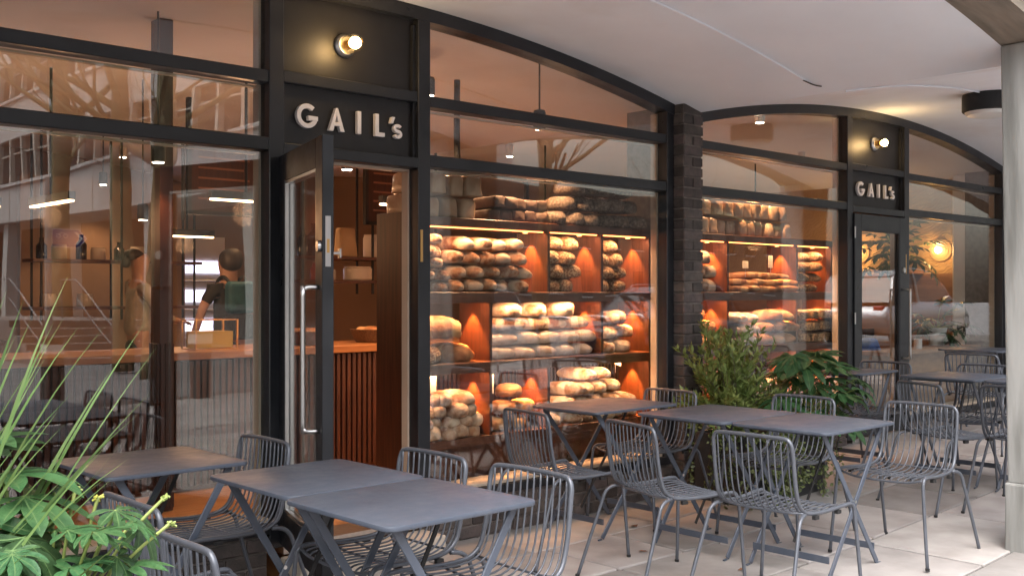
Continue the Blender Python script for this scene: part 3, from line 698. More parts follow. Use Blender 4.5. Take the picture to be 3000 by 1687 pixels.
# ------------------------------------------------------------------ counter, column, hanging shelves, pendants
ct = empty('counter', (.9,1.62,FL), label='long slatted wood serving counter behind the left window', cat='counter')
MB().box(0,5.4,.03,.62,0,.84).build('carcass', M_wood, ct)
MB().box(-.02,5.42,-.03,.66,.845,.895).build('worktop', mat('counter_top', (.36,.16,.06), .4, c2=(.27,.11,.04), scale=6, stretch=(.5,5,5)), ct, bevel=.004)
slat_me = MB().box(-.015,.015,0,.028,.03,.838).mesh('slat', M_slat, bevel=.003)
for i in range(280): link('slat', slat_me, ct, (.02+i*.045,0,0))
wc = empty('wood_column', (2.735,1.2,FL), label='tall reddish wood clad column inside the left window', cat='column')
MB().box(-.04,.04,-.06,.06,0,arch(2.735,C1)-FL-.002).build('core', M_wood, wc)
sl2 = MB().box(-.012,.012,-.014,0,.02,.98).mesh('column_slat', M_slat, bevel=.002)
for i in range(3): link('slat', sl2, wc, (-.028+i*.028,-.0605,0))
sl3 = MB().box(-.014,0,-.012,.012,.02,.98).mesh('column_slat', M_slat, bevel=.002)
for i in range(4): link('slat', sl3, wc, (-.0405,-.045+i*.03,0))
def hang_shelf(x0, x1, y, zs, ztop, label, items):
    h = empty('hanging_shelf', (x0,y,0), label=label, cat='shelf')
    for z in zs: MB().box(0,x1-x0,0,.3,z,z+.03).build('board', M_woodx, h)
    for xx in (.08,(x1-x0)*.5,x1-x0-.08):
        for yy in (.02,.28): MB().box(xx-.009,xx+.009,yy-.009,yy+.009,zs[0]-.1,ztop).build('rod', M_black, h)
M_jarw = mat('ceramic', (.62,.54,.44), .35, c2=(.56,.48,.40), scale=8, rnd=.2)
M_kraft = mat('kraft_paper', (.50,.34,.19), .8, c2=(.42,.28,.15), scale=6, bump=.4, bscale=14)
M_dark = mat('dark_bottle', (.02,.012,.01), .15)
hang_shelf(3.42,5.10,5.4,[1.28,1.73],2.95,'black rod hanging shelf behind the counter in the left window',0)
hang_shelf(5.05,6.75,3.5,[1.53,1.75],2.95,'black rod hanging shelf of jars seen through the open doorway',0)
def bottle(x,y,z,r,h,label,m=M_dark):
    q = MB(); q.lathe([(r*.95,0),(r,.01),(r,h*.62),(r*.45,h*.78),(r*.38,h*.95),(r*.45,h*.96),(r*.45,h)], n=14)
    tag(q.build('bottle', m, smooth=True, loc=(x,y,z)), label, 'bottle')
def jar(x,y,z,r,h,label):
    q = MB(); q.lathe([(r*.92,0),(r,.012),(r,h*.85),(r*.9,h*.93),(r*.92,h*.94),(r*.92,h)], n=18)
    tag(q.build('jar', M_jarw, smooth=True, loc=(x,y,z)), label, 'jar')
bottle(5.32,3.62,1.78,.075,.30,'dark brown flagon on the jar shelf seen through the door')
bottle(5.18,3.6,1.78,.05,.26,'slim dark bottle at left end of the jar shelf')
q = MB(); q.box(-.1,.1,-.06,.06,0,.27); q.v = [(x*(.86 if z > .1 else 1)+.006*math.sin(9*z+x*30), y*(.6 if z > .1 else 1), z) for x,y,z in q.v]
tag(q.build('paper_bag', M_kraft, bevel=.012, seg=2, loc=(5.66,3.62,1.782)), 'upright tan paper bag on the jar shelf', 'bag')
jar(5.98,3.62,1.78,.10,.22,'wide cream canister on the jar shelf')
bottle(5.30,3.6,1.56,.035,.16,'small red topped bottle on the lower jar shelf', mat('red_bottle',(.25,.03,.02),.3))
jar(5.48,3.6,1.56,.05,.10,'small cream pot on the lower jar shelf')
jar(5.80,3.62,1.56,.14,.13,'stack of cream plates on the lower jar shelf')
for i,(x,h) in enumerate([(3.1,.2),(3.24,.14),(3.42,.24),(3.56,.12),(3.74,.18),(3.9,.14)]):
    (jar if i%2 else bottle)(x*1.16-.05,5.55,1.762,.07 if i%2 else .05,h, f'{"pale jar" if i%2 else "dark bottle"} on the left hanging shelf, {ORD[i]} from the left')
for i,x in enumerate([3.15,3.45]): jar(x*1.16-.05,5.55,1.312,.075,.12, f'low cream dish on the lower hanging shelf, {ORD[i]} from the left')
# lit wall niches behind the shelves
def pendant(x0,y0,x1,y1,z,ztop,label):
    p = empty('pendant_light', (x0,y0,z), label=label, cat='light', group='black bar pendant lights')
    d = Vector((x1-x0,y1-y0,0)); 
    MB().bar((0,0,.035),d+Vector((0,0,.035)),.05,.055).build('housing', M_black, p)
    MB().bar(d*.01+Vector((0,0,.001)),d*.99+Vector((0,0,.001)),.036,.012).build('diffuser', M_pend, p)
    mid = d*.5; MB().tube([(mid.x,mid.y,.06),(mid.x,mid.y,ztop-z)], .010, 6).build('rod', M_black, p)
    lampL('pendant_glow','POINT',(mid.x,mid.y,-.08),4.5,(1,.50,.24),p,.08)
pendant(2.62,2.30,2.62,3.05,2.05,2.98,'long lit black bar pendant near the left window top')
pendant(2.30,2.75,2.30,3.65,2.02,2.98,'lit black bar pendant farthest left in the window')
pendant(3.45,2.0,4.00,2.0,2.09,3.0,'lit black bar pendant left of the door frame')
pendant(3.95,3.9,4.45,3.9,1.93,3.0,'lower lit black bar pendant above the till')
pendant(4.53,1.5,4.86,1.5,2.085,3.0,'lit black bar pendant hanging in the open doorway')
pendant(7.4,3.2,8.4,3.2,2.1,3.0,'lit black bar pendant deep behind the far bread shelves')
pendant(10.2,2.4,11.0,2.4,2.1,3.0,'lit black bar pendant near the far end wall')
def downlight(x,y,c,label,e=38,z=None,sp=105,tilt=0):
    zc = arch(x,c); drop = z is not None; z = zc if z is None else z+.13
    l = empty('spot_light', (x,y,z), label=label, cat='light', group='small ceiling spots')
    MB().lathe([(.035,-.005),(.04,-.02),(.04,-.12),(.036,-.125)], n=16).build('can', M_black if drop else M_white, l, smooth=True)
    if drop: MB().tube([(0,0,-.01),(0,0,zc-z)], .006, 6).build('rod', M_black, l)
    MB().lathe([(.033,-.126),(.028,-.130),(.005,-.131)], n=16).build('lens', M_bulbw, l, smooth=True)
    lampL('spot_beam','SPOT',(0,0,-.14),e*.38,(1,.54,.27),l,.03,(R(tilt),0,0),sp,.6)
downlight(4.80,.13,C1,'small lit hanging spot over the near bread shelves',150,2.50,tilt=14)
downlight(3.90,1.0,C1,'small lit hanging spot just inside the open door',22,2.24)
downlight(2.62,1.0,C1,'small lit hanging spot beside the wood column',22,2.18)
downlight(3.41,3.0,C1,'small lit hanging spot above the staff',24,1.99)
downlight(1.5,4.2,C1,'added unseen fill spot deep in the left window',15,2.2)  # hidden spot added for the warm glow of the room
downlight(4.42,.8,C1,'small lit hanging spot at the left edge of the bread window',150,2.76)
downlight(5.3,4.2,C1,'added unseen fill spot over the jar shelf',70)  # unseen fill lamp, added to warm the room behind the doorway
downlight(7.30,.13,C2,'white can spot on a track over the far bread shelves',220,tilt=14)
downlight(7.2,3.0,C2,'added unseen fill spot behind the far bread shelves',60)  # fill lamp added out of sight, warms the room behind the bread
downlight(10.3,1.6,C2,'added unseen fill spot near the far end wall',50)  # another unseen lamp added for overall warmth at this end
downlight(4.6,6.2,C1,'added unseen fill spot at the back of the shop',60)  # added fill lamp, no such source seen at the back
tag(MB().tube([(6.5,.13,arch(6.5,C2)-.085)]+[(6.5+i*.09,.13,arch(6.5+i*.09,C2)-.06) for i in range(1,10)], .012, 6).build('lighting_track', M_white), 'white lighting track along the vault inside the far window', 'track')
tag(MB().tube(crom([(4.75,.9,arch(4.75,C1)-.05),(4.75,.9,2.42),(4.78,.9,2.36),(4.86,.9,2.345),(5.3,.9,2.345)],4), .022, 8).build('black_pipe', M_black, smooth='all'), 'black pipe with a bend above the near bread shelves', 'pipe')
tag(MB().tube(crom([(5.35,1.2,2.345),(5.62,1.2,2.34),(5.7,1.2,2.3),(5.71,1.2,2.2),(5.71,1.2,1.6)],4), .02, 8).build('black_pipe', M_black, smooth='all'), 'black pipe dropping behind the heaped seeded loaves', 'pipe')
tag(MB().tube(crom([(3.05,2.6,2.62),(3.45,2.6,2.60),(3.52,2.6,2.57),(3.54,2.6,2.5),(3.54,2.6,1.98)],4), .014, 8).build('black_pipe', M_black, smooth='all'), 'thin black bent pipe beside the wood column', 'pipe')
q = MB(); q.box(3.5,5.2,6.0,6.08,FL,2.6); tag(q.build('partition_wall', M_inwall), kind='structure')
downlight(4.15,5.6,C1,'small lit hanging spot washing the wall behind the staff',38,2.5)
M_mink = mat('menu_ink',(.20,.085,.045),.6)
# menu boards
for (x,y,z,lab) in ((5.3,2.75,2.03,'black framed wood menu board hanging beyond the doorway'),(3.75,2.9,2.05,'black framed wood menu board hanging left of the door')):
    b = empty('menu_board', (x,y,z), label=lab, cat='board')
    MB().box(0,.62,0,.02,.03,.55).build('panel', M_slat, b)
    f = MB(); f.box(-.02,.64,-.012,.03,0,.03); f.box(-.03,0,-.012,.03,0,.9); f.box(.62,.65,-.012,.03,0,.9); f.build('frame', M_black, b)
    for r in range(5): MB().box(.06,.5-.05*(r%2),-.003,-.0005,.12+r*.08,.135+r*.08).build('text_line', M_mink, b)
# added glowing bands standing in for the purple-white daylight at the back
fr = empty('daylight_panel', (5.2,6.9,FL), label='added glowing cabinet standing in for daylight at the back of the shop', cat='glow_panel')
M_cool = mat('rear_daylight_glow', (.8,.78,.9), .4, emit=(.80,.74,1.0), es=1.5)
MB().box(0,1.1,.3,.5,0,1.95).build('cabinet', M_white, fr)
for zz in (.75,1.1,1.45): MB().box(.04,1.06,.285,.298,zz+.06,zz+.2).build('glow_band', M_cool, fr); 
for zz in (.72,1.06,1.41): MB().box(.02,1.08,.02,.30,zz,zz+.02).build('shelf', M_steel, fr)
# counter things
bsk = mat('wicker', (.16,.085,.04), .8, c2=(.09,.045,.02), scale=60, bump=.8, bscale=90)
for i,(x,lab) in enumerate(((4.15,'pastry basket on the counter by the doorway'),(4.75,'pastry basket on the counter deeper in the doorway'),(1.9,'pastry basket on the counter near the left window'))):
    b = empty('pastry_basket', (x,1.9,FL+.896), label='brown wicker '+lab, cat='basket')
    q = MB(); q.lathe([(.13,0),(.17,.10),(.18,.10),(.14,.012),(.02,.012)], n=20); q.build('basket', bsk, b, smooth=True)
    for k in range(5):
        a = k*1.26; o = link('bread_roll', lm('roll', M_gold), None, (x+.08*math.cos(a),1.9+.08*math.sin(a),FL+.96), (0,0,a)); tag(o, f'golden pastry in the {lab.split("basket ")[1]} basket, piece {ORD[k]} clockwise', 'pastry', 'pastries in baskets')
yb = empty('glass_case', (3.22,1.75,FL+.896), label='small yellow brass edged glass case on the counter', cat='case')
f = MB()
for x in (0,.3):
    for y_ in (0,.2): f.box(x-.006,x+.006,y_-.006,y_+.006,0,.2)
for zz in (0,.194):
    for y_ in (0,.2): f.box(.006,.294,y_-.005,y_+.005,zz,zz+.006)
    for x in (0,.3): f.box(x-.005,x+.005,.006,.194,zz,zz+.006)
f.build('brass_frame', M_brass, yb); MB().box(.02,.28,.02,.18,.01,.12).build('contents', mat('yellow_wax',(.55,.36,.06),.4), yb)
bar = empty('window_bar', (9.55,.2,FL), label='brown wood standing bar inside the farthest window', cat='bar')
MB().box(0,2.1,0,.32,.66,.70).build('top', M_plywood, bar, bevel=.004); MB().box(0,2.1,.16,.19,0,.655).build('front', M_plywood, bar)
mg = empty('mug', (10.40,.31,FL+.70), label='white mug standing on the bar in the farthest window', cat='mug')
MB().lathe([(.036,0),(.04,.004),(.042,.10),(.038,.10),(.036,.01),(.002,.01)], n=20).build('cup', M_letter, mg, smooth=True)
MB().tube(crom([(.04,0,.08),(.07,0,.08),(.078,0,.055),(.068,0,.028),(.04,0,.022)],4), .006, 8).build('handle', M_letter, mg, smooth='all')
q = MB(); q.box(-.14,.14,-.08,.08,0,.16); q.v = [(x*(1-.5*z/.16) ,y*(1-.3*z/.16),z) for x,y,z in q.v]
tag(q.build('blue_bag', mat('blue_fabric',(.02,.10,.42),.7,c2=(.015,.07,.30),scale=9), bevel=.03, seg=3, loc=(9.85,.55,FL+.66)), 'bright blue bag behind the glass of the shut door', 'bag')
tag(MB().box(9.55,11.6,.52,.9,FL,FL+.655).build('bench', M_plywood), 'brown plywood bench inside the farthest window', 'bench')
for i,(yy,lab) in enumerate(((1.83,'seen through the shut door'),(.81,'seen in the farthest window'))):
    l = empty('ring_lamp', (11.99,yy,1.935), label='warm globe lamp on a round ring plate, '+lab, cat='lamp', group='ring lamps on the end wall')
    q = MB(); 
    for k,(r,d) in enumerate(((.13,.01),(.10,.018),(.07,.026))): q.lathe([(r,0),(r,-d),(r-.02,-d-.004)], n=28, axis='x')
    q.build('ring_plate', mat('lamp_plate',(.48,.33,.18),.6), l, smooth=True)
    MB().lathe([(.005,-.03),(.03,-.04),(.042,-.07),(.03,-.10),(.005,-.112)], n=18, axis='x').build('globe', M_bulb, l, smooth='all')
    lampL('ring_light','POINT',(-.16,0,0),3.0,(1,.47,.13),l,.06)

# ------------------------------------------------------------------ terrace tables
def make_table(w_, d_, x, y, label, rz=0):
    t = empty('cafe_table', (x,y,gz(x)), rz, label=label, cat='table', group='folding steel cafe tables')
    H_ = .757; r = .045; poly = []
    for cx, cy_, a0 in ((w_/2-r,d_/2-r,0),(-w_/2+r,d_/2-r,90),(-w_/2+r,-d_/2+r,180),(w_/2-r,-d_/2+r,270)):
        poly += arc(cx, cy_, r, r, a0, a0+90, 6)
    q = MB(); q.prism(poly, H_-.016, H_, 'xy'); q.build('tabletop', M_table, t, smooth=True, bevel=.0035, seg=2)
    for sy in (-1,1):
        yy = sy*(d_/2-.06)
        for sx in (-1,1):
            yo = yy + sx*.006
            q = MB(); q.bar((-sx*(w_/2-.07),yo,H_-.02),(sx*(w_/2-.10),yo,.012),.009,.030,up=(1,0,0))
            q.bar((sx*(w_/2-.10)-.004,yo,.007),(sx*(w_/2-.10)+sx*.035,yo,.005),.012,.010)
            q.build('leg', M_table, t, bevel=.002)
        q = MB(); q.lathe([(.008,-.014),(.008,.014)], (0,yy,H_*.5-.01), 10, 'y'); q.build('pivot', M_steel, t)
    for sx in (-1,1):
        xx = sx*(w_/2-.125)
        q = MB(); q.bar((xx,-(d_/2-.068),.10),(xx,d_/2-.068,.10),.007,.034,up=(0,0,1)); q.build('stretcher', M_table, t)
        xx = sx*(w_/2-.085)
        q = MB(); q.bar((xx,-(d_/2-.068),H_-.028),(xx,d_/2-.068,H_-.028),.025,.008,up=(0,0,1)); q.build('rail', M_table, t)
    q = MB(); q.bar((-(w_/2-.16),0,.15),(w_/2-.16,0,H_-.03),.006,.016,up=(1,0,0)); q.build('stay', M_black, t)
    return t
make_table(.60,.60,1.875,-.555,'steel table nearest the left window, behind the foreground plant')
make_table(.60,.59,2.180,-1.335,'inner table of the pair in the left foreground')
make_table(.625,.60,2.160,-1.945,'outer table of the pair in the left foreground, nearest the camera')
make_table(.76,.56,4.875,-.375,'steel table right in front of the bread window')
make_table(.715,.62,5.005,-1.115,'inner table of the middle pair, before the bushy planter')
make_table(.705,.585,5.015,-1.735,'outer table of the middle pair, beside the right front chair')
make_table(.62,.58,7.50,-.52,'small table in front of the far shut door')
make_table(.66,.58,7.58,-1.36,'inner table of the far pair beside the column')
make_table(.66,.58,7.57,-1.97,'outer table of the far pair, half hidden by the column')
make_table(.62,.58,9.75,-.62,'farthest table, glimpsed beside the column edge')

# ------------------------------------------------------------------ terrace chairs: bent tube and thin rods
PROF = [(-.172,.800),(-.166,.72),(-.155,.63),(-.140,.555),(-.118,.498),(-.075,.466),(-.010,.455),(.10,.455),(.20,.462),(.262,.464)]
def make_chair(label):
    c = empty('wire_chair', (0,0,0), label=label, cat='chair', group='grey wire cafe chairs')
    side = lambda s: [(x, s*(.212+.028*min(1,max(0,(x+.17)/.40))), z) for x, z in PROF[1:]]
    L_ = [Vector(p) for p in side(1)]; Rr = [Vector(p) for p in side(-1)]
    top = [Vector((-.173,.210,.765)),Vector((-.1755,.198,.789)),Vector((-.178,.172,.800)),Vector((-.184,.06,.803)),Vector((-.184,-.06,.803)),Vector((-.178,-.172,.800)),Vector((-.1755,-.198,.789)),Vector((-.173,-.210,.765))]
    fl = lambda s: [Vector((.286,s*.242,.458)),Vector((.300,s*.245,.440))]
    path = list(reversed(fl(1))) + list(reversed(L_)) + top + Rr + fl(-1)
    MB().tube(crom(path,3), .0095, 8).build('frame', M_chair, c, smooth='all')
    for s in (1,-1):
        MB().tube(crom([(.299,s*.2448,.443),(.306,s*.247,.40),(.315,s*.262,.20),(.322,s*.278,.0)],3), .0093, 8).build('leg', M_chair, c, smooth='all')
        MB().tube(crom([(-.085,s*.222,.459),(-.128,s*.232,.452),(-.160,s*.24,.425),(-.180,s*.245,.37),(-.245,s*.262,.18),(-.305,s*.277,.0)],3), .0093, 8).build('leg', M_chair, c, smooth='all')
        for xx in (-.02,.17): MB().box(xx-.016,xx+.016,s*.236-.009,s*.236+.009,.432,.448).build('stacking_pad', M_black, c)
        for fx, fy in ((.322,.278),(-.305,.277)): MB().lathe([(.0115,0),(.0115,.014)], (fx,s*fy,0), 10).build('foot_cap', M_black, c)
    # front rod and under-seat bars
    MB().tube(crom([(.288,.238,.455),(.292,.17,.437),(.294,.08,.430),(.294,-.08,.430),(.292,-.17,.437),(.288,-.238,.455)],3), .0065, 8).build('front_rod', M_chair, c, smooth='all')
    for xx, zz in ((-.105,.463),(.05,.443),(.15,.445)): MB().tube([(xx,-.226,zz+.004),(xx,-.12,zz-.006),(xx,.12,zz-.006),(xx,.226,zz+.004)], .005, 6).build('seat_bar', M_chair, c, smooth='all')
    N = 12
    for i in range(N):
        f = -1 + 2*(i+.5)/N*1.0
        yb = f*.205; yf = f*.232; dip = .014*(1-f*f)
        pts = []
        for x, z in PROF[:1]+PROF[1:]:
            k = min(1,max(0,(x+.17)/.40)); zz = z - dip*min(1,max(0,(.6-z)/.12)) - .002
            xx = x - (.008*(1-f*f) if z > .5 else 0)
            pts.append((xx, yb+(yf-yb)*k, zz))
        pts[-1] = (.268, yf, .452-.006*(1-f*f)); pts.append((.288, yf, .436+.004*f*f))
        MB().tube(crom(pts,2), .0040, 6).build('rod', M_chair, c, smooth='all')
    return c
proto = None
CH = [(1.545,-1.55,0,'wire chair at lower left, inner of the two beside the plant'),
 (1.425,-2.12,0,'wire chair at bottom left corner, nearest the plant'),
 (2.205,-.60,180,'wire chair left of the open door, tucked at the window table'),
 (2.487,-1.43,180,'wire chair right of the inner left foreground table'),
 (2.495,-1.99,180,'wire chair right of the outer left foreground table, nearest camera'),
 (4.14,-.635,-9,'wire chair with its back to us before the bread window'),
 (5.304,-.40,180,'wire chair right of the bread window table, near the brick pier'),
 (4.142,-1.39,-15,'wire chair left of the inner middle table, slightly turned'),
 (4.243,-1.987,0,'wire chair left of the outer middle table, in the foreground'),
 (5.507,-1.263,180,'wire chair right of the inner middle table, against the planter'),
 (5.59,-1.963,180,'wire chair standing clear at right front beside the column'),
 (7.63,-.70,180,'wire chair in front of the far shut door'),
 (6.80,-1.62,-24,'turned wire chair left of the far paired tables'),
 (6.93,-2.10,0,'wire chair left of the far pair, cut by the column'),
 (7.78,-1.42,180,'wire chair right of the far inner table'),
 (7.82,-2.00,180,'wire chair right of the far outer table behind the column'),
 (8.92,-.95,4,'wire chair facing the farthest table')]
for i, (x, y, a, lab) in enumerate(CH):
    if proto is None: proto = make_chair(lab); o = proto
    else: o = copytree(proto)
    o.location = (x, y, gz(x)); o.rotation_euler = (0, R(-2.0) if x > 5.6 and abs(a) < 90 else (R(2.0) if x > 5.6 else 0), R(a)); o['label'] = lab

# ------------------------------------------------------------------ plants
def leaf_mat(name, c, c2, rough=.38, tr=.28, scale=9, rnd=.25, c3=None, bump=.2):
    m = mat(name, c, rough, c2=c2, scale=scale, rnd=rnd, rndh=.015, spec=.5, c3=c3, c3scale=30, c3amt=.9, bump=bump, bscale=25)
    n = m.node_tree.nodes; L = m.node_tree.links; b = n['Principled BSDF']
    t = n.new('ShaderNodeBsdfTranslucent'); mx = n.new('ShaderNodeMixShader'); mx.inputs[0].default_value = tr
    hv = n.new('ShaderNodeHueSaturation'); hv.inputs['Value'].default_value = 1.5; hv.inputs['Hue'].default_value = .48
    s_ = b.inputs['Base Color'].links[0].from_socket; L.new(s_, hv.inputs['Color']); L.new(hv.outputs[0], t.inputs[0])
    out = n['Material Output']; L.new(b.outputs[0], mx.inputs[1]); L.new(t.outputs[0], mx.inputs[2]); L.new(mx.outputs[0], out.inputs[0]); return m
M_fats = leaf_mat('fatsia_leaf', (.034,.090,.032), (.064,.14,.052), .40, scale=5)
M_fatd = leaf_mat('dark_fatsia_leaf', (.040,.120,.045), (.075,.185,.07), .36)
M_stem = mat('pale_stem', (.34,.40,.12), .5, c2=(.22,.28,.08), scale=9)
M_blade = leaf_mat('grass_blade', (.095,.17,.05), (.16,.25,.085), .45, scale=5)
M_olive = leaf_mat('olive_leaf', (.13,.215,.055), (.26,.34,.10), .5, .2)
M_ivy = leaf_mat('variegated_ivy', (.04,.075,.022), (.17,.20,.075), .5, .2, scale=40)
M_twig = mat('twig_bark', (.10,.075,.045), .85, c2=(.06,.045,.03), scale=20)
M_mons = leaf_mat('dark_houseplant_leaf', (.02,.055,.022), (.05,.10,.045), .35, .15)
M_vein = mat('leaf_vein', (.11,.19,.07), .5)
def palmate(n=7, seed=0, m=M_fats):
    rr = random.Random(seed); q = MB(); seg = 250/n
    for i in range(n):
        a = -125 + seg*(i+.5) + rr.uniform(-5,5); k = abs(a)/125
        l = 1.0*(1-.45*k) * rr.uniform(.90,1.06); bend = rr.uniform(-6,6); drp = rr.uniform(.22,.42)
        def pt(rad, ang, lift):
            ang = ang + bend*(rad/l)**2
            x, y = rad*math.cos(R(ang)), rad*math.sin(R(ang)); r2 = x*x+y*y
            return (x, y, -drp*r2 + lift + .02*math.sin(5*rad/l+seed+i))
        W_ = [(.34,seg*.5,.018),(.46,15.5,.030),(.58,14.5,.036),(.70,12.0,.032),(.82,8.5,.022),(.92,4.6,.006)]
        rib = [(0,0,0)] + [pt(f*l, a, -.014) for f, _, _ in W_] + [pt(l, a, -.02)]
        Ls = [pt(f*l*(.985 if j % 2 else 1), a-w_*rr.uniform(.93,1.07), h_) for j,(f, w_, h_) in enumerate(W_)]; Rs = [pt(f*l*(.985 if j % 2 else 1), a+w_*rr.uniform(.93,1.07), h_) for j,(f, w_, h_) in enumerate(W_)]
        P = rib + Ls + Rs; nr = len(rib); nl = len(Ls); fs = [(0,nr,1),(0,1,nr+nl)]
        for j in range(nl-1): fs += [(1+j,nr+j,nr+j+1,2+j),(1+j,2+j,nr+nl+j+1,nr+nl+j)]
        fs += [(nl,nr+nl-1,nr-1),(nl,nr-1,nr+2*nl-1)]
        q.add(P, fs)
        vs = []; sx, sy = -math.sin(R(a)), math.cos(R(a))
        for j, (x,y,z) in enumerate(rib[:-1]):
            ww = .010*(1-.8*j/len(rib)); vs += [(x-sx*ww,y-sy*ww,z+.006),(x+sx*ww,y+sy*ww,z+.006)]
        q.add(vs, [(2*j,2*j+1,2*j+3,2*j+2) for j in range(len(vs)//2-1)], 1)
    me = q.mesh('leaf', [m, M_vein], smooth='all')
    return me
PAL = [palmate(7,1), palmate(8,2), palmate(7,3)]; PALD = [palmate(7,4,M_fatd), palmate(8,5,M_fatd), palmate(7,6,M_fatd)]
def place_leaf(root, me, base, pos, dirv, size, stem=True, sr=.004):
    """stem from base to pos, blade beyond it; coordinates are relative to the plant root"""
    base, pos, d = Vector(base), Vector(pos), Vector(dirv).normalized()
    up = Vector((0,0,1)); sd = up.cross(d)
    if sd.length < .05: sd = Vector((1,0,0))
    sd.normalize(); nz = d.cross(sd).normalized()
    Mx = Matrix((d, sd, nz)).transposed().to_4x4(); Mx.translation = pos
    o = link('leaf', me, root); o.matrix_local = Mx @ Matrix.Scale(size, 4)
    if stem:
        mid = (base+pos)/2 + Vector((0,0,.35*(pos-base).length*.35)) 
        MB().tube(crom([base, mid, pos],4), [sr*1.2]*4+[sr]*4+[sr*.8], 6, caps=False).build('stem', M_stem, root, smooth='all')
def trough(name, x0,x1,y0,y1,h,label,cat='planter'):
    t = empty(name, ((x0+x1)/2,(y0+y1)/2,gz(x0)), label=label, cat=cat); a,b = (x1-x0)/2,(y1-y0)/2
    q = MB(); q.box(-a,a,-b,-b+.02,0,h); q.box(-a,a,b-.02,b,0,h); q.box(-a,-a+.02,-b+.02,b-.02,0,h); q.box(a-.02,a,-b+.02,b-.02,0,h); q.box(-a+.02,a-.02,-b+.02,b-.02,.02,h-.06)
    q.build('trough', M_pot, t); MB().box(-a+.021,a-.021,-b+.021,b-.021,h-.06,h-.03).build('soil', M_soil, t); return t
# left foreground planter
trough('planter', .30,1.00,-2.95,-2.30,.62,'dark planter holding the foreground plants at lower left')
rr = random.Random(21)
fp = empty('fatsia_plant', (.72,-2.62,.58), label='glossy fatsia with big lobed leaves at the lower left corner', cat='plant')
def rel(p): return Vector(p) - Vector((.72,-2.62,.58))
SCR = Vector((.731,-.682,0)); FWD = Vector((.682,.731,0)); UP = Vector((0,0,1))
big = [((.70,-2.50,1.085), SCR*.95+UP*.10-FWD*.2, .155),((.72,-2.56,1.045), SCR*1.0-UP*.18-FWD*.1, .150),((.66,-2.46,1.13), SCR*.7+UP*.45-FWD*.3, .15),
 ((.69,-2.66,.985), SCR*.7-UP*.55-FWD*.2, .135),((.62,-2.60,1.02), SCR*.2-UP*.5-FWD*.6, .14),((.86,-2.66,.955), SCR*.2+UP*.1-FWD*.8, .095),((.96,-2.70,1.005), SCR*.8-UP*.25-FWD*.3, .10),
 ((1.0,-2.72,.97), SCR*.6-UP*.6-FWD*.2, .085),((.93,-2.78,.93), SCR*.7-UP*.5-FWD*.2, .085),((.88,-2.58,1.035), SCR*.5+UP*.6, .05),((.84,-2.55,1.045), -SCR*.4+UP*.3, .04)]
big = [((Vector(p)-SCR*.11 if p[0] > .83 else Vector(p)), d, s_) for p, d, s_ in big]
for p, d, s_ in big: place_leaf(fp, rr.choice(PAL), rel((.72+rr.uniform(-.05,.05),-2.65+rr.uniform(-.05,.05),.62)), rel(p), d, s_*(1.15 if s_ > .12 else 1.0), sr=.0042)
for i in range(96):
    a = rr.uniform(0,6.28); rad = rr.uniform(.06,.26); p = Vector((.68+rad*math.cos(a)*.85, -2.66+rad*math.sin(a)*.8, rr.uniform(.70,1.0)))
    dout = Vector((math.cos(a), math.sin(a), rr.uniform(-.5,.35)))
    place_leaf(fp, rr.choice(PAL+PALD), rel((.72+rr.uniform(-.06,.06),-2.65+rr.uniform(-.06,.06),.6)), rel(p), dout, rr.uniform(.06,.10), sr=.003)
for (p, q_) in (((.93,-2.66,1.03),(.88,-2.62,.80)),((.90,-2.62,1.05),(.84,-2.62,.78)),((1.04,-2.74,1.03),(.86,-2.66,.78)),((1.02,-2.80,.985),(.84,-2.70,.76))):   # pale flowering stalks
    p = Vector(p)-SCR*.10; q_ = Vector(q_)-SCR*.08
    pts = crom([rel(q_), (rel(q_)+rel(p))/2+UP*.03, rel(p)], 5)
    MB().tube(pts, .0036, 6).build('stalk', M_stem, fp, smooth='all')
    e = pts[-1]
    b = MB()
    for k in range(14):
        v = Vector((rr.uniform(-1,1),rr.uniform(-1,1),rr.uniform(-1,.4)))*.012; b.tube([e, e+v], [.0012,.0026], 5)
    b.build('flower_bud', mat('bud_green',(.35,.36,.06),.6) if q_[2] > .79 else M_stem, fp)
gp = empty('sword_grass', (.50,-2.50,.56), label='tall narrow bladed grass rising at the left edge', cat='plant')
def blade(base, tip, sag, wd, side):
    base, tip = Vector(base), Vector(tip); q = MB(); n = 9; vs = []; fs = []
    mid = (base+tip)/2 + Vector(sag)
    for i in range(n+1):
        t = i/n; p = base*(1-t)**2 + mid*2*t*(1-t) + tip*t*t
        ww = wd*(1-t**2.2)*(.55+.45*math.sin(min(1,t*3)*math.pi/2))
        vs += [p - Vector(side)*ww/2, p + Vector((0,0,-.15*ww)), p + Vector(side)*ww/2]
    for i in range(n): fs += [(i*3,i*3+1,i*3+4,i*3+3),(i*3+1,i*3+2,i*3+5,i*3+4)]
    q.add(vs, fs); q.build('blade', M_blade, gp, smooth='all')
G0 = Vector((.50,-2.50,.56))
rg = random.Random(5)
for i in range(84):
    b = Vector((.50+rg.uniform(-.06,.08), -2.48+rg.uniform(-.06,.06), .58)) - G0
    u = rg.uniform(-.05,.62)**1.0; hgt = rg.uniform(.40,1.0)*(1-.35*max(0,u))
    tip = b + SCR*(u*.62+.05) + UP*hgt + FWD*rg.uniform(-.12,.22)
    blade(b, tip, UP*rg.uniform(.02,.12)-SCR*.10*u, rg.uniform(.010,.018), SCR*rg.choice([.9,.7,1])+FWD*rg.uniform(-.5,.5))
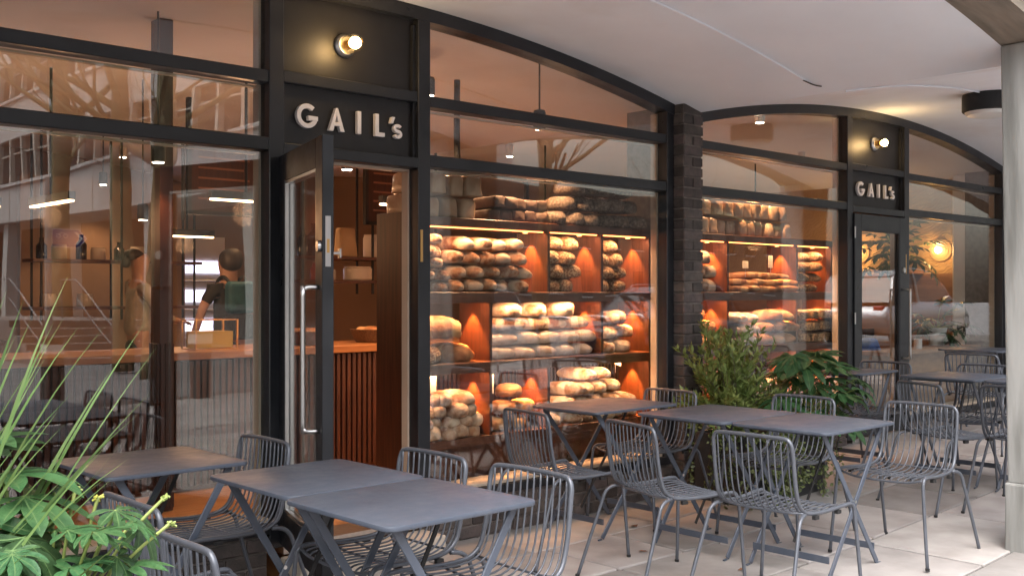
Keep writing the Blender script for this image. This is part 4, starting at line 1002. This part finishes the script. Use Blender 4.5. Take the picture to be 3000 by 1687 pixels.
for i in range(46):
    b = Vector((.46+rg.uniform(-.08,.06), -2.46+rg.uniform(-.05,.05), .60)) - G0
    tip = b + SCR*rg.uniform(-.02,.26) + UP*rg.uniform(.45,.85) + FWD*rg.uniform(-.1,.2)
    blade(b, tip, UP*rg.uniform(.02,.08), rg.uniform(.012,.02), SCR+FWD*rg.uniform(-.6,.6))
blade(Vector((.60,-2.52,.70))-G0, Vector((1.10,-2.36,1.09))-G0, UP*.22+SCR*.02, .006, FWD)
blade(Vector((.60,-2.50,.70))-G0, Vector((1.00,-2.40,1.12))-G0, UP*.04, .006, FWD)
blade(Vector((.60,-2.55,.70))-G0, Vector((1.02,-2.60,1.05))-G0, UP*.02, .006, FWD)
# planter by the brick pier
trough('planter', 5.90,6.72,-.80,-.28,.46,'dark planter trough in front of the brick pier')
bs = empty('olive_bush', (6.12,-.42,.45), label='fine leaved olive green bush in front of the brick pier', cat='plant')
rb = random.Random(9); tw = MB(); lf = MB()
def small_leaf(q, p, d, l, w_, up):
    d = Vector(d).normalized(); s_ = d.cross(Vector(up)); 
    if s_.length < .01: s_ = Vector((1,0,0))
    s_.normalize(); p = Vector(p)
    q.add([p, p+d*l*.5+s_*w_, p+d*l, p+d*l*.5-s_*w_], [(0,1,2,3)])
for i in range(120):
    a = rb.uniform(0,6.28); el = rb.uniform(.15,1.45); ln = rb.uniform(.36,.76)*(1.0 if el > .6 else .8)
    d = Vector((math.cos(a)*math.cos(el)*.9, math.sin(a)*math.cos(el)*.62, math.sin(el)))
    b = Vector((rb.uniform(-.1,.1), rb.uniform(-.08,.08), rb.uniform(-.05,.12))); 
    pts = [b + d*ln*t + Vector((0,0,.06*math.sin(t*3))) + Vector((rb.uniform(-.012,.012),)*3) for t in (0,.25,.5,.75,1)]
    tw.tube(pts, [.0035,.003,.0025,.002,.001], 4, caps=False)
    cp = crom(pts, 7)
    for k in range(6, len(cp)):
        for _ in range(2):
            dd = (d*.7 + Vector((rb.uniform(-1,1),rb.uniform(-1,1),rb.uniform(-.5,.9)))*.8)
            small_leaf(lf, cp[k], dd, rb.uniform(.045,.075), rb.uniform(.007,.012), (rb.uniform(-1,1),rb.uniform(-1,1),1))
tw.build('twigs', M_twig, bs); tag(lf.build('foliage', M_olive, bs), kind='stuff')
f2 = empty('fatsia_plant', (6.58,-.66,.42), label='dark green fatsia beside the olive bush in the pier planter', cat='plant')
for i in range(44):
    a = rb.uniform(0,6.28); rad = rb.uniform(.05,.34); p = Vector((rad*math.cos(a)*1.0, rad*math.sin(a)*.9-.06, rb.uniform(.12,.62)*(1.15-rad)))
    d = Vector((math.cos(a), math.sin(a)-.2, rb.uniform(-.6,.3)))
    place_leaf(f2, rb.choice(PALD+[PAL[0]]), (rb.uniform(-.05,.05),rb.uniform(-.05,.05),.0), p, d, rb.uniform(.16,.27), sr=.004)
for (p) in ((.30,-.30,.42),(.36,-.22,.30),(.20,-.36,.36)): place_leaf(f2, PAL[1], (0,0,0), p, (.5,-.8,-.5), .2, sr=.005)
iv = empty('trailing_ivy', (6.2,-.55,.45), label='variegated ivy trailing down the pier planter to the paving', cat='plant')
vn = MB(); il = MB()
for i in range(46):
    x0 = rb.uniform(-.36,.44); fy = rb.choice([-1,-1,-1,0]); b = Vector((x0 if fy else -.31, -.26*1 if fy else rb.uniform(-.25,.25), .0))
    out = Vector((rb.uniform(-.06,.06), -rb.uniform(.02,.14), 0)) if fy else Vector((-rb.uniform(.02,.14), rb.uniform(-.05,.05), 0))
    ln = rb.uniform(.22,.46); pts = crom([b+Vector((0,.04,.03)), b+out*.6+Vector((0,0,.05)), b+out-Vector((0,0,ln*.5)), b+out*1.05-Vector((rb.uniform(-.05,.05),0,ln))], 6)
    vn.tube(pts, .0015, 4, caps=False)
    for p in pts[2:]:
        for _ in range(3):
            d = Vector((rb.uniform(-1,1), rb.uniform(-1,.3), rb.uniform(-1,.4))); small_leaf(il, p+d*.012, d, rb.uniform(.022,.04), rb.uniform(.009,.015), (rb.uniform(-.5,.5),-1,.6))
vn.build('vines', M_twig, iv); tag(il.build('foliage', M_ivy, iv), kind='stuff')
# house plants inside the far end
def houseplant(loc, label, n, r, sz, pot=.09):
    h = empty('house_plant', loc, label=label, cat='plant')
    MB().lathe([(pot*.7,0),(pot*.95,pot*1.5),(pot,pot*1.7),(pot*.85,pot*1.7),(pot*.8,pot*1.4),(.01,pot*1.4)], n=18).build('pot', M_white, h, smooth=True)
    for i in range(n):
        a = rb.uniform(0,6.28); e = rb.uniform(-.6,1.2); d = Vector((math.cos(a)*math.cos(e), math.sin(a)*math.cos(e), math.sin(e)))
        p = Vector((0,0,pot*1.6)) + d*rb.uniform(.3,1)*r; k = rb.choice([HP[0],HP[1]])
        place_leaf(h, k, (0,0,pot*1.45), p, d+Vector((0,0,-.4)), rb.uniform(.7,1.2)*sz, sr=.003)
HP = [palmate(5,31,M_mons), palmate(6,32,M_mons)]
houseplant((11.62,1.15,1.70), 'dark trailing plant in a white pot on a wall shelf, farthest window', 46, .50, .19, .10)
houseplant((11.05,.42,FL+.71), 'dark leafy plant in a white pot on the window bar', 26, .36, .19, .11)
tag(MB().box(11.35,11.955,1.0,1.3,1.665,1.698).build('wall_shelf', M_plywood), 'small wood wall shelf under the trailing plant', 'shelf')

# ------------------------------------------------------------------ people in the shop
M_skin = mat('skin', (.42,.24,.16), .55, c2=(.38,.21,.14), scale=12)
M_hair = mat('dark_hair', (.018,.012,.009), .55, c2=(.035,.022,.015), scale=30, stretch=(1,1,.2), bump=.5, bscale=60)
M_beige = mat('grey_beige_cloth', (.34,.30,.26), .85, c2=(.28,.25,.21), scale=14, bump=.3, bscale=40)
M_blackc = mat('black_cloth', (.02,.02,.022), .85, c2=(.03,.03,.033), scale=14, bump=.3, bscale=40)
M_teal = mat('teal_cloth', (.02,.11,.14), .7, c2=(.015,.07,.10), scale=10, bump=.3)
def skin_mesh(name, verts, edges, mats, parent, sub=2):
    me = bpy.data.meshes.new(name); me.from_pydata([v[:3] for v in verts], edges, [])
    o = link(name, me, parent); me.materials.append(mats)
    bm = bmesh.new(); bm.from_mesh(me); ly = bm.verts.layers.skin.verify(); bm.verts.ensure_lookup_table()
    for v, src in zip(bm.verts, verts):
        v[ly].radius = (src[3], src[4] if len(src) > 4 else src[3])
    bm.verts[0][ly].use_root = True
    bm.to_mesh(me); bm.free()
    md = o.modifiers.new('skin', 'SKIN'); md.use_smooth_shade = True; md.branch_smoothing = .6
    o.modifiers.new('sub', 'SUBSURF').levels = sub; o.modifiers['sub'].render_levels = sub
    return o
def person(loc, rz, label, top, lower, arm_r, arm_l, hair, h=1.0):
    p = empty('person', loc, rz, label=label, cat='person')
    # x = forward, y = left
    V = [(0,0,.96,.13,.16),(0,0,1.12,.115,.15),(.01,0,1.30,.125,.175),(-.01,0,1.44,.07,.10),(0,0,1.52,.060),(.020,0,1.60,.092,.082),(.022,0,1.68,.112,.096),(.012,0,1.75,.082,.076)]
    E_ = [(i,i+1) for i in range(7)]
    def chain(start, pts):
        k = start
        for q_ in pts: V.append(q_); E_.append((k, len(V)-1)); k = len(V)-1
        return k
    for s_, arm in ((-1,arm_r),(1,arm_l)):
        el, wr = arm
        k = chain(3, [(-.005,s_*.17,1.42,.055),(el[0]*.5,s_*.20+ (el[1]-s_*.2)*.5,(1.42+el[2])/2,.047),(el[0],el[1],el[2],.040),((el[0]+wr[0])/2,(el[1]+wr[1])/2,(el[2]+wr[2])/2,.036),(wr[0],wr[1],wr[2],.026),(wr[0]+(wr[0]-el[0])*.12,wr[1]+(wr[1]-el[1])*.12,wr[2]+(wr[2]-el[2])*.12,.030,.016)])
        dv = (Vector(wr)-Vector(el)).normalized(); hp = Vector(V[k][:3]); sd = dv.cross(Vector((0,0,1))).normalized()
        for f, ln in ((-1.5,.055),(-.5,.068),(.5,.064),(1.5,.05)):
            b = hp + sd*f*.017 + dv*.028; V.append((*b,.0085)); E_.append((k,len(V)-1)); t_ = b+dv*ln*.5-Vector((0,0,.006)); V.append((*t_,.008)); E_.append((len(V)-2,len(V)-1)); t_ = t_+dv*ln*.4-Vector((0,0,.016)); V.append((*t_,.007)); E_.append((len(V)-2,len(V)-1))
        b = hp - sd*s_*.03; V.append((*b,.009)); E_.append((k,len(V)-1)); b = b - sd*s_*.012 + dv*.03; V.append((*b,.008)); E_.append((len(V)-2,len(V)-1))
    for s_ in (-1,1):
        chain(0, [(0,s_*.09,.90,.088),(.01,s_*.10,.68,.072),(.015,s_*.10,.48,.055),(-.01,s_*.105,.28,.050),(-.01,s_*.105,.09,.036),(.06,s_*.11,.04,.036,.03),(.15,s_*.115,.03,.03,.022)])
    skin_mesh('body', V, E_, M_skin, p)
    # face: nose, brow, ears as one small child mesh
    q = MB(); q.tube([(.088,0,1.705),(.108,0,1.672),(.104,0,1.660),(.085,0,1.655)], [.009,.013,.014,.008], 8)
    for s_ in (-1,1): q.tube([(.012,s_*.078,1.70),(.0,s_*.086,1.685),(.01,s_*.08,1.655)], [.008,.013,.008], 8)
    q.build('nose_and_ears', M_skin, p, smooth='all')
    for s_ in (-1,1): MB().lathe([(.002,-.008),(.010,-.004),(.010,.004),(.002,.008)], (.083,s_*.032,1.69), 8, 'x').build('eye', M_hair, p, smooth='all')
    MB().tube([(.088,-.022,1.632),(.096,0,1.630),(.088,.022,1.632)], .005, 6).build('mouth', mat('lips',(.35,.13,.10),.5), p, smooth='all')
    # clothes
    T = [(0,0,.93,.145,.175),(0,0,1.12,.128,.165),(.01,0,1.30,.138,.188),(-.01,0,1.435,.082,.115),(-.005,0,1.475,.062)]
    TE = [(0,1),(1,2),(2,3),(3,4)]
    for s_, arm in ((-1,arm_r),(1,arm_l)):
        el, wr = arm; k = 3
        for q_ in [(-.005,s_*.17,1.42,.064),(el[0]*.5,s_*.20+(el[1]-s_*.2)*.5,(1.42+el[2])/2,.056)] + ([] if top is M_blackc else [(el[0],el[1],el[2],.05),((el[0]*.3+wr[0]*.7),(el[1]*.3+wr[1]*.7),(el[2]*.3+wr[2]*.7),.043)]):
            T.append(q_); TE.append((k,len(T)-1)); k = len(T)-1
    skin_mesh('top', T, TE, top, p)
    B = [(0,0,1.0,.135,.168),(0,0,.93,.138,.17)]; BE = [(0,1)]
    for s_ in (-1,1):
        k = 1
        for q_ in [(0,s_*.09,.88,.098),(.01,s_*.10,.68,.084),(.015,s_*.10,.48,.068),(-.01,s_*.105,.12,.058)]: B.append(q_); BE.append((k,len(B)-1)); k = len(B)-1
    skin_mesh('trousers', B, BE, lower, p)
    if hair == 'bun':
        Hh = [(-.045,0,1.655,.115,.112),(-.035,0,1.73,.128,.118),(.0,0,1.80,.085,.09),(-.10,0,1.70,.05),(-.115,0,1.665,.05),(-.125,0,1.60,.04)]; HE = [(0,1),(1,2),(1,3),(3,4),(4,5)]
    else:
        Hh = [(-.05,0,1.59,.07,.085),(-.045,0,1.66,.115,.112),(-.032,0,1.74,.128,.118),(.0,0,1.80,.085,.09)]; HE = [(0,1),(1,2),(2,3)]
    skin_mesh('hair', Hh, HE, M_hair, p)
    return p
person((4.22,4.95,FL-.10), 0, 'dark haired person with a low bun and grey beige top, in profile', M_beige, M_blackc, ((.10,-.26,1.14),(.34,-.20,1.10)), ((.10,.26,1.14),(.34,.18,1.10)), 'bun')
person((4.86,4.38,FL-.12), R(90), 'person seen from behind in a black top wearing a teal backpack', M_blackc, M_blackc, ((.06,-.27,1.16),(.30,-.26,1.08)), ((.02,.30,1.14),(.12,.33,.90)), 'short')
bp = empty('backpack', (4.86,4.20,FL+.92), label='teal and black backpack on the back of the dark dressed person', cat='backpack')
q = MB(); q.box(-.15,.15,-.11,.02,.16,.46); q.build('main_bag', M_teal, bp, bevel=.05, seg=3)
q = MB(); q.box(-.14,.14,-.13,.02,-.08,.155); q.build('lower_pocket', M_blackc, bp, bevel=.03, seg=2)
for s_ in (-1,1): MB().tube(crom([(s_*.09,.0,.44),(s_*.10,.10,.50),(s_*.11,.22,.44),(s_*.12,.24,.2)],4), .016, 6).build('strap', M_blackc, bp, smooth='all')

# ------------------------------------------------------------------ the street opposite (seen in the glass)
M_opp = mat('opposite_concrete', (.62,.60,.59), .85, c2=(.52,.50,.49), scale=.8, stretch=(1,1,.3), bump=.15, bscale=8)
M_owin = mat('opposite_glass', (.03,.032,.035), .08, c2=(.05,.05,.055), scale=1.5, spec=.6, rnd=.4)
M_mul = mat('opposite_mullion', (.55,.51,.46), .7)
ob = empty('office_block', (12.7,-12,-.12), label='pale concrete office block across the street with bands of windows', cat='building')
LEN = 52
def oy(a): return -a
for k, (z0, z1) in enumerate(((4.1,5.55),(6.97,8.42),(9.84,11.3))):
    MB().box(0,3,-LEN,0,z0,z1).build('spandrel', M_opp, ob)
    n = int(LEN/2.6)
    for i in range(n): MB().box(-.012,-.001,-(i*2.6+.04),-(i*2.6-.0),z0+.02,z1-.02).build('panel_joint', M_mul if k else M_mul, ob)
    MB().box(-.10,0,-LEN,0,z1-.10,z1).build('sill', M_opp, ob)
wme = MB().box(.16,.2,-.58,.58,0,1.40).mesh('window', M_owin); mme = MB().box(.0,.18,-.07,.07,0,1.415).mesh('mullion', M_mul); tr_me = MB().box(.1,.16,-.58,.58,.9,.95).mesh('glazing_bar', M_mul)
for k, z in enumerate((5.555,8.425)):
    for i in range(int(LEN/1.3)):
        o = link('window', wme, ob, (0,-(i*1.3+.65),z)); link('glazing_bar', tr_me, o); link('mullion', mme, ob, (0,-(i*1.3),z))
    MB().box(.25,3,-LEN,0,z-.002,z+1.42).build('core', M_owin, ob)
MB().box(2.2,3,-LEN,-.5,0,4.09).build('ground_floor', mat('shaded_glass_wall',(.06,.055,.05),.25,c2=(.10,.09,.08),scale=.5), ob)
for i in range(9): MB().box(.3,.75,-(i*6+.9),-(i*6+.45),0,4.09).build('column', M_pale, ob)
# long far terrace closing the street
ft = empty('brick_terrace', (-40,-48,-.12), label='long brick terrace closing the far side of the street', cat='building')
M_rb = mat('terrace_brick', (.20,.10,.07), .85, c2=(.26,.15,.10), scale=.7, bump=.2)
MB().box(0,51,-8,0,0,11).build('wall', M_rb, ft); MB().prism([(0,11),(51,11),(51,11.2),(48,14),(3,14)], -8, 0).build('roof', mat('slate',(.07,.07,.08),.7), ft)
tw_me = MB().box(-.6,.6,0,.05,0,1.8).mesh('window', M_owin); tf_me = MB().box(-.7,.7,.0,.12,-.1,0).mesh('sill', M_pale)
for r in range(3):
    for i in range(16):
        o = link('window', tw_me, ft, (1.8+i*3.1,.0,1.2+r*3.3)); link('sill', tf_me, o)
rt_ = empty('brick_terrace', (30,-52,-.12), label='added brown terrace far right, raised to block reflected sky', cat='building')
MB().box(0,60,-8,0,0,9.6).build('wall', mat('terrace_render',(.16,.12,.10),.85,c2=(.11,.085,.07),scale=.6), rt_)  # added backdrop, its height set to mask sky reflected in the panes
for r in range(2):
    for i in range(18):
        o = link('window', tw_me, rt_, (2+i*3.2,.0,1.4+r*3.6)); link('sill', tf_me, o)
# bare plane trees
M_bark = mat('plane_bark', (.23,.19,.10), .85, c2=(.14,.115,.065), scale=4, stretch=(1,1,.5), bump=.4, bscale=12, c3=(.34,.31,.19), c3scale=3, c3amt=.7)
def tree(x, y, r0, h, lean, label, seed):
    rt = random.Random(seed); t = empty('plane_tree', (x,y,-.2), label=label, cat='tree')
    trunk = [Vector((lean[0]*k*k*h, lean[1]*k*k*h, k*h)) for k in (0,.2,.4,.6,.8,1)]
    q = MB(); q.tube(crom(trunk,3), [r0*(1.15-.55*i/15) for i in range(16)], 12); q.build('trunk', M_bark, t, smooth='all')
    br = MB(); tg = MB()
    def grow(p, d, l, r, lv):
        pts = [p]; cur = p; dd = d.copy()
        for k in range(4):
            dd = (dd + Vector((rt.uniform(-.25,.25),rt.uniform(-.25,.25),rt.uniform(-.08,.2)))).normalized(); cur = cur+dd*l/4; pts.append(cur)
        (br if lv < 2 else tg).tube(pts, [r, r*.85, r*.72, r*.6, r*.45], 7 if lv < 2 else 4, caps=False)
        if lv < 4:
            for k in range(3 if lv < 3 else 2):
                pp = pts[rt.choice([2,3,4])]; nd = (dd + Vector((rt.uniform(-1,1),rt.uniform(-1,1),rt.uniform(-.3,.6)))*.8).normalized(); grow(pp, nd, l*rt.uniform(.55,.75), r*.45, lv+1)
    for k in range(9):
        f = rt.uniform(.35,1); p = trunk[-1]*f if False else Vector((lean[0]*f*f*h, lean[1]*f*f*h, f*h)); a = rt.uniform(0,6.28)
        grow(p, Vector((math.cos(a),math.sin(a),rt.uniform(.2,.9))).normalized(), h*rt.uniform(.3,.45), r0*.38, 0)
    br.build('branches', M_bark, t, smooth='all'); tag(tg.build('crown', M_bark, t), kind='stuff')
tree(11.07,-25.9,.30,11,(.0,.02),'straight mossy plane tree trunk mirrored at far left',1)
tree(9.08,-16.9,.20,9,(-.04,.05),'leaning plane tree mirrored behind the left window top',2)
tree(8.4,-13.9,.20,8,(.02,.12),'curving plane tree mirrored near the door frame',3)
tree(20,-15.5,.22,9,(.03,0),'plane tree standing past the parked cars',4)
tree(33,-15.5,.24,9,(-.02,0.03),'plane tree at the far end of the parked cars',5)
# bollards
bol = None
M_bol = mat('bollard_timber', (.045,.03,.024), .7, c2=(.07,.05,.04), scale=8, stretch=(6,6,.6))
for i, x in enumerate((2.7,4.6,6.53,8.4,10.4)):
    lab = f'dark square bollard with a white band, {ORD[i]} from the left along the kerb'
    if bol is None:
        bol = empty('bollard', label=lab, cat='bollard', group='bollards along the kerb')
        MB().box(-.1,.1,-.1,.1,0,.95).build('post', M_bol, bol, bevel=.012); MB().box(-.103,.103,-.103,.103,.74,.86).build('band', M_pale, bol); o = bol
    else: o = copytree(bol)
    o.location = (x,-8.3,gz(x)-.02); o['label'] = lab
# cycle route sign post
sp_ = empty('cycle_sign', (4.95,-9.4,-.13), label='blue cycle route arrow sign on a grey post', cat='sign')
MB().tube([(0,0,0),(0,0,3.1)], .045, 12).build('post', mat('galvanised',(.30,.31,.32),.5,metal=.4), sp_, smooth=True)
M_blue = mat('sign_blue', (.01,.035,.22), .4); M_sw = mat('sign_white', (.78,.78,.78), .5)
MB().prism([(.05,2.14),(.42,2.14),(.53,2.27),(.42,2.40),(.05,2.40)], -.008, 0).build('plate_back', M_sw, sp_)
MB().prism([(.06,2.15),(.415,2.15),(.515,2.27),(.415,2.39),(.06,2.39)], .0005, .004).build('plate', M_blue, sp_)
for pl in ([(.36,2.18),(.40,2.18),(.47,2.27),(.40,2.36),(.36,2.36),(.43,2.27)],): MB().prism(pl, .0045, .006).build('chevron', M_sw, sp_)
for x in (.14,.24):
    MB().tube(arc_pts := [(x+.03*math.cos(a*.524),.006,2.30+.03*math.sin(a*.524)) for a in range(12)], .004, 5, closed=True).build('cycle_wheel', M_sw, sp_)
MB().tube([(.14,.006,2.30),(.17,.006,2.345),(.22,.006,2.345),(.24,.006,2.30)], .004, 5).build('cycle_frame', M_sw, sp_)
# steps with railings
M_rail = mat('railing_paint', (.16,.17,.18), .5); M_sstep = mat('street_step_stone', (.24,.22,.21), .85, c2=(.17,.16,.15), scale=3, bump=.2)
st_ = empty('street_steps', (8.6,-20.5,-.25), label='wide stone steps with tubular railings across the street', cat='steps')
for i in range(6): MB().box(0,3.4,-.36*(i+1),-.36*i,0,.17*(i+1)).build('step', M_sstep, st_, bevel=.01)
for xx in (0.1,1.7,3.3):
    MB().tube([(xx,0,0),(xx,0,.95),(xx,-2.1,1.95),(xx,-3.2,1.95),(xx,-3.2,1.0)], .022, 8).build('railing', M_rail, st_)
    MB().tube([(xx,0,.5),(xx,-2.1,1.5)], .016, 8).build('railing', M_rail, st_)
MB().box(0,3.4,-5.5,-2.161,0,1.02).build('landing', M_sstep, st_)
# cycle hoops
hp_ = None
for i, x in enumerate((11.0,11.9,12.8,13.7)):
    lab = f'steel cycle hoop on the kerb side paving, {ORD[i]} from the left'
    me = hp_.data if hp_ else MB().tube(crom([(0,-.38,-.05),(0,-.38,.62),(0,-.33,.75),(0,-.22,.80),(0,.22,.80),(0,.33,.75),(0,.38,.62),(0,.38,-.05)],3), .025, 10).mesh('cycle_hoop', M_steel, smooth='all')
    o = link('cycle_hoop', me, None, (x,-7.0,gz(x))); hp_ = hp_ or o
    tag(o, lab, 'cycle hoop', 'cycle hoops on the paving')
# parked cars
M_cglass = mat('car_glass', (.015,.017,.02), .05, spec=.7); M_tyre = mat('tyre', (.015,.015,.016), .8); M_rim = mat('rim', (.5,.5,.52), .3, metal=.9)
M_tail = mat('tail_lamp', (.35,.01,.01), .2); M_head = mat('head_lamp', (.7,.72,.75), .1); M_plate = mat('number_plate', (.72,.70,.60), .4)
def car(x, y, rz, paint, label):
    c = empty('parked_car', (x,y,-.12), rz, label=label, cat='car', group='cars parked along the road')
    c.location.z = gz(x)-.03 if y > -8.8 else -.12
    # lower body lofted along the length, cabin above it
    secs = [(-2.25,.55,.72,.80),(-2.15,.36,.88,.86),(-1.7,.28,.98,.92),(-.6,.26,1.00,.93),(.6,.26,1.00,.93),(1.5,.28,.96,.90),(2.05,.36,.80,.84),(2.2,.50,.66,.74)]
    q = MB(); vs = []
    for xx, zb, zt, hw in secs:
        vs += [(xx,-hw*.96,zb),(xx,-hw,zb+.25*(zt-zb)),(xx,-hw*.99,zb+.72*(zt-zb)),(xx,-hw*.9,zt),(xx,hw*.9,zt),(xx,hw*.99,zb+.72*(zt-zb)),(xx,hw,zb+.25*(zt-zb)),(xx,hw*.96,zb)]
    fs = [(i*8+k, i*8+(k+1)%8, i*8+8+(k+1)%8, i*8+8+k) for i in range(len(secs)-1) for k in range(8)] + [tuple(range(8)), tuple(len(secs)*8-8+k for k in range(7,-1,-1))]
    q.add(vs, fs); q.build('body', paint, c, smooth='all')
    cab = [(-2.12,.98,.80,.98),(-1.75,.99,.84,1.52),(-.9,.99,.84,1.68),(.1,.99,.84,1.66),(.55,.99,.84,1.50),(1.15,.98,.82,1.0)]
    q = MB(); vs = []
    for xx, zb, hw, zt in cab: 
        k = (zt-zb)/.7; vs += [(xx,-hw,zb-.02),(xx,-hw*(1-.17*k),zt),(xx,hw*(1-.17*k),zt),(xx,hw,zb-.02)]
    fs = [(i*4+k, i*4+(k+1)%4, i*4+4+(k+1)%4, i*4+4+k) for i in range(len(cab)-1) for k in range(4)] + [(0,1,2,3), tuple(len(cab)*4-4+k for k in (3,2,1,0))]
    q.add(vs, fs); q.build('windows', M_cglass, c)
    q = MB(); q.add([(-1.70,-.62,1.56),(-.9,-.66,1.69),(.1,-.66,1.675),(.5,-.62,1.54),(.5,.62,1.54),(.1,.66,1.675),(-.9,.66,1.69),(-1.70,.62,1.56)], [(0,1,6,7),(1,2,5,6),(2,3,4,5)])
    q.v += [(a,b,z-.05) for a,b,z in q.v[:8]]; q.f += [[8,15,14,9],[9,14,13,10],[10,13,12,11],[0,8,9,1],[1,9,10,2],[2,10,11,3],[7,6,14,15],[6,5,13,14],[5,4,12,13],[0,7,15,8],[3,11,12,4]]; q.mi += [0]*11
    q.build('roof', paint, c, smooth=True)
    for s_ in (-1,1):
        q = MB()
        for a, b in (((-1.72,.70,1.52),(-2.1,.84,.99)),((-.75,.705,1.66),(-.72,.855,.99)),((.52,.70,1.50),(1.12,.83,1.0)),((-1.72,.70,1.53),(-.85,.705,1.665)),((-.85,.705,1.665),(.12,.705,1.65)),((.12,.705,1.65),(.52,.70,1.50))): q.bar((a[0],s_*a[1],a[2]),(b[0],s_*b[1],b[2]),.05,.05)
        q.build('pillars', paint, c)
        MB().tube(crom([(-1.6,s_*.60,1.60),(-1.3,s_*.60,1.70),(0,s_*.60,1.73),(.25,s_*.60,1.66)],4), .016, 6).build('roof_rail', M_rim, c, smooth='all')
        for xx in (-1.4,1.35):
            w_ = empty('wheel', (xx,s_*.80,.33), parent=c)
            MB().lathe([(.20,-.09),(.31,-.10),(.335,-.06),(.335,.06),(.31,.10),(.20,.09)], n=22, axis='y').build('tyre', M_tyre, w_, smooth=True)
            MB().lathe([(.205,-.085),(.19,-.06),(.05,-.07),(.05,.07),(.19,.06),(.205,.085)], n=22, axis='y').build('rim', M_rim, w_, smooth=True)
        MB().box(-2.20,-2.05,s_*.60-.14,s_*.60+.14,.70,.90).build('tail_light', M_tail, c, bevel=.02); MB().box(1.98,2.17,s_*.58-.14,s_*.58+.14,.60,.74).build('headlight', M_head, c, bevel=.02)
        MB().box(.55,.72,s_*.90-.08,s_*.90+.08,1.0,1.12).build('door_mirror', paint, c, bevel=.02)
    MB().box(-2.275,-2.255,-.26,.26,.60,.71).build('number_plate', M_plate, c)
M_silver = mat('silver_paint', (.45,.46,.48), .25, metal=.7, coat=.6); M_whitep = mat('white_car_paint', (.72,.72,.72), .25, coat=.8); M_dkp = mat('dark_car_paint', (.03,.034,.045), .2, coat=.8)
car(23.5,-7.2,0,M_silver,'silver estate car with roof rails parked farthest right'); car(18.5,-10.3,math.pi,M_dkp,'dark car parked in the middle of the row'); car(11.8,-10.4,math.pi,M_whitep,'white car parked nearest in the row')
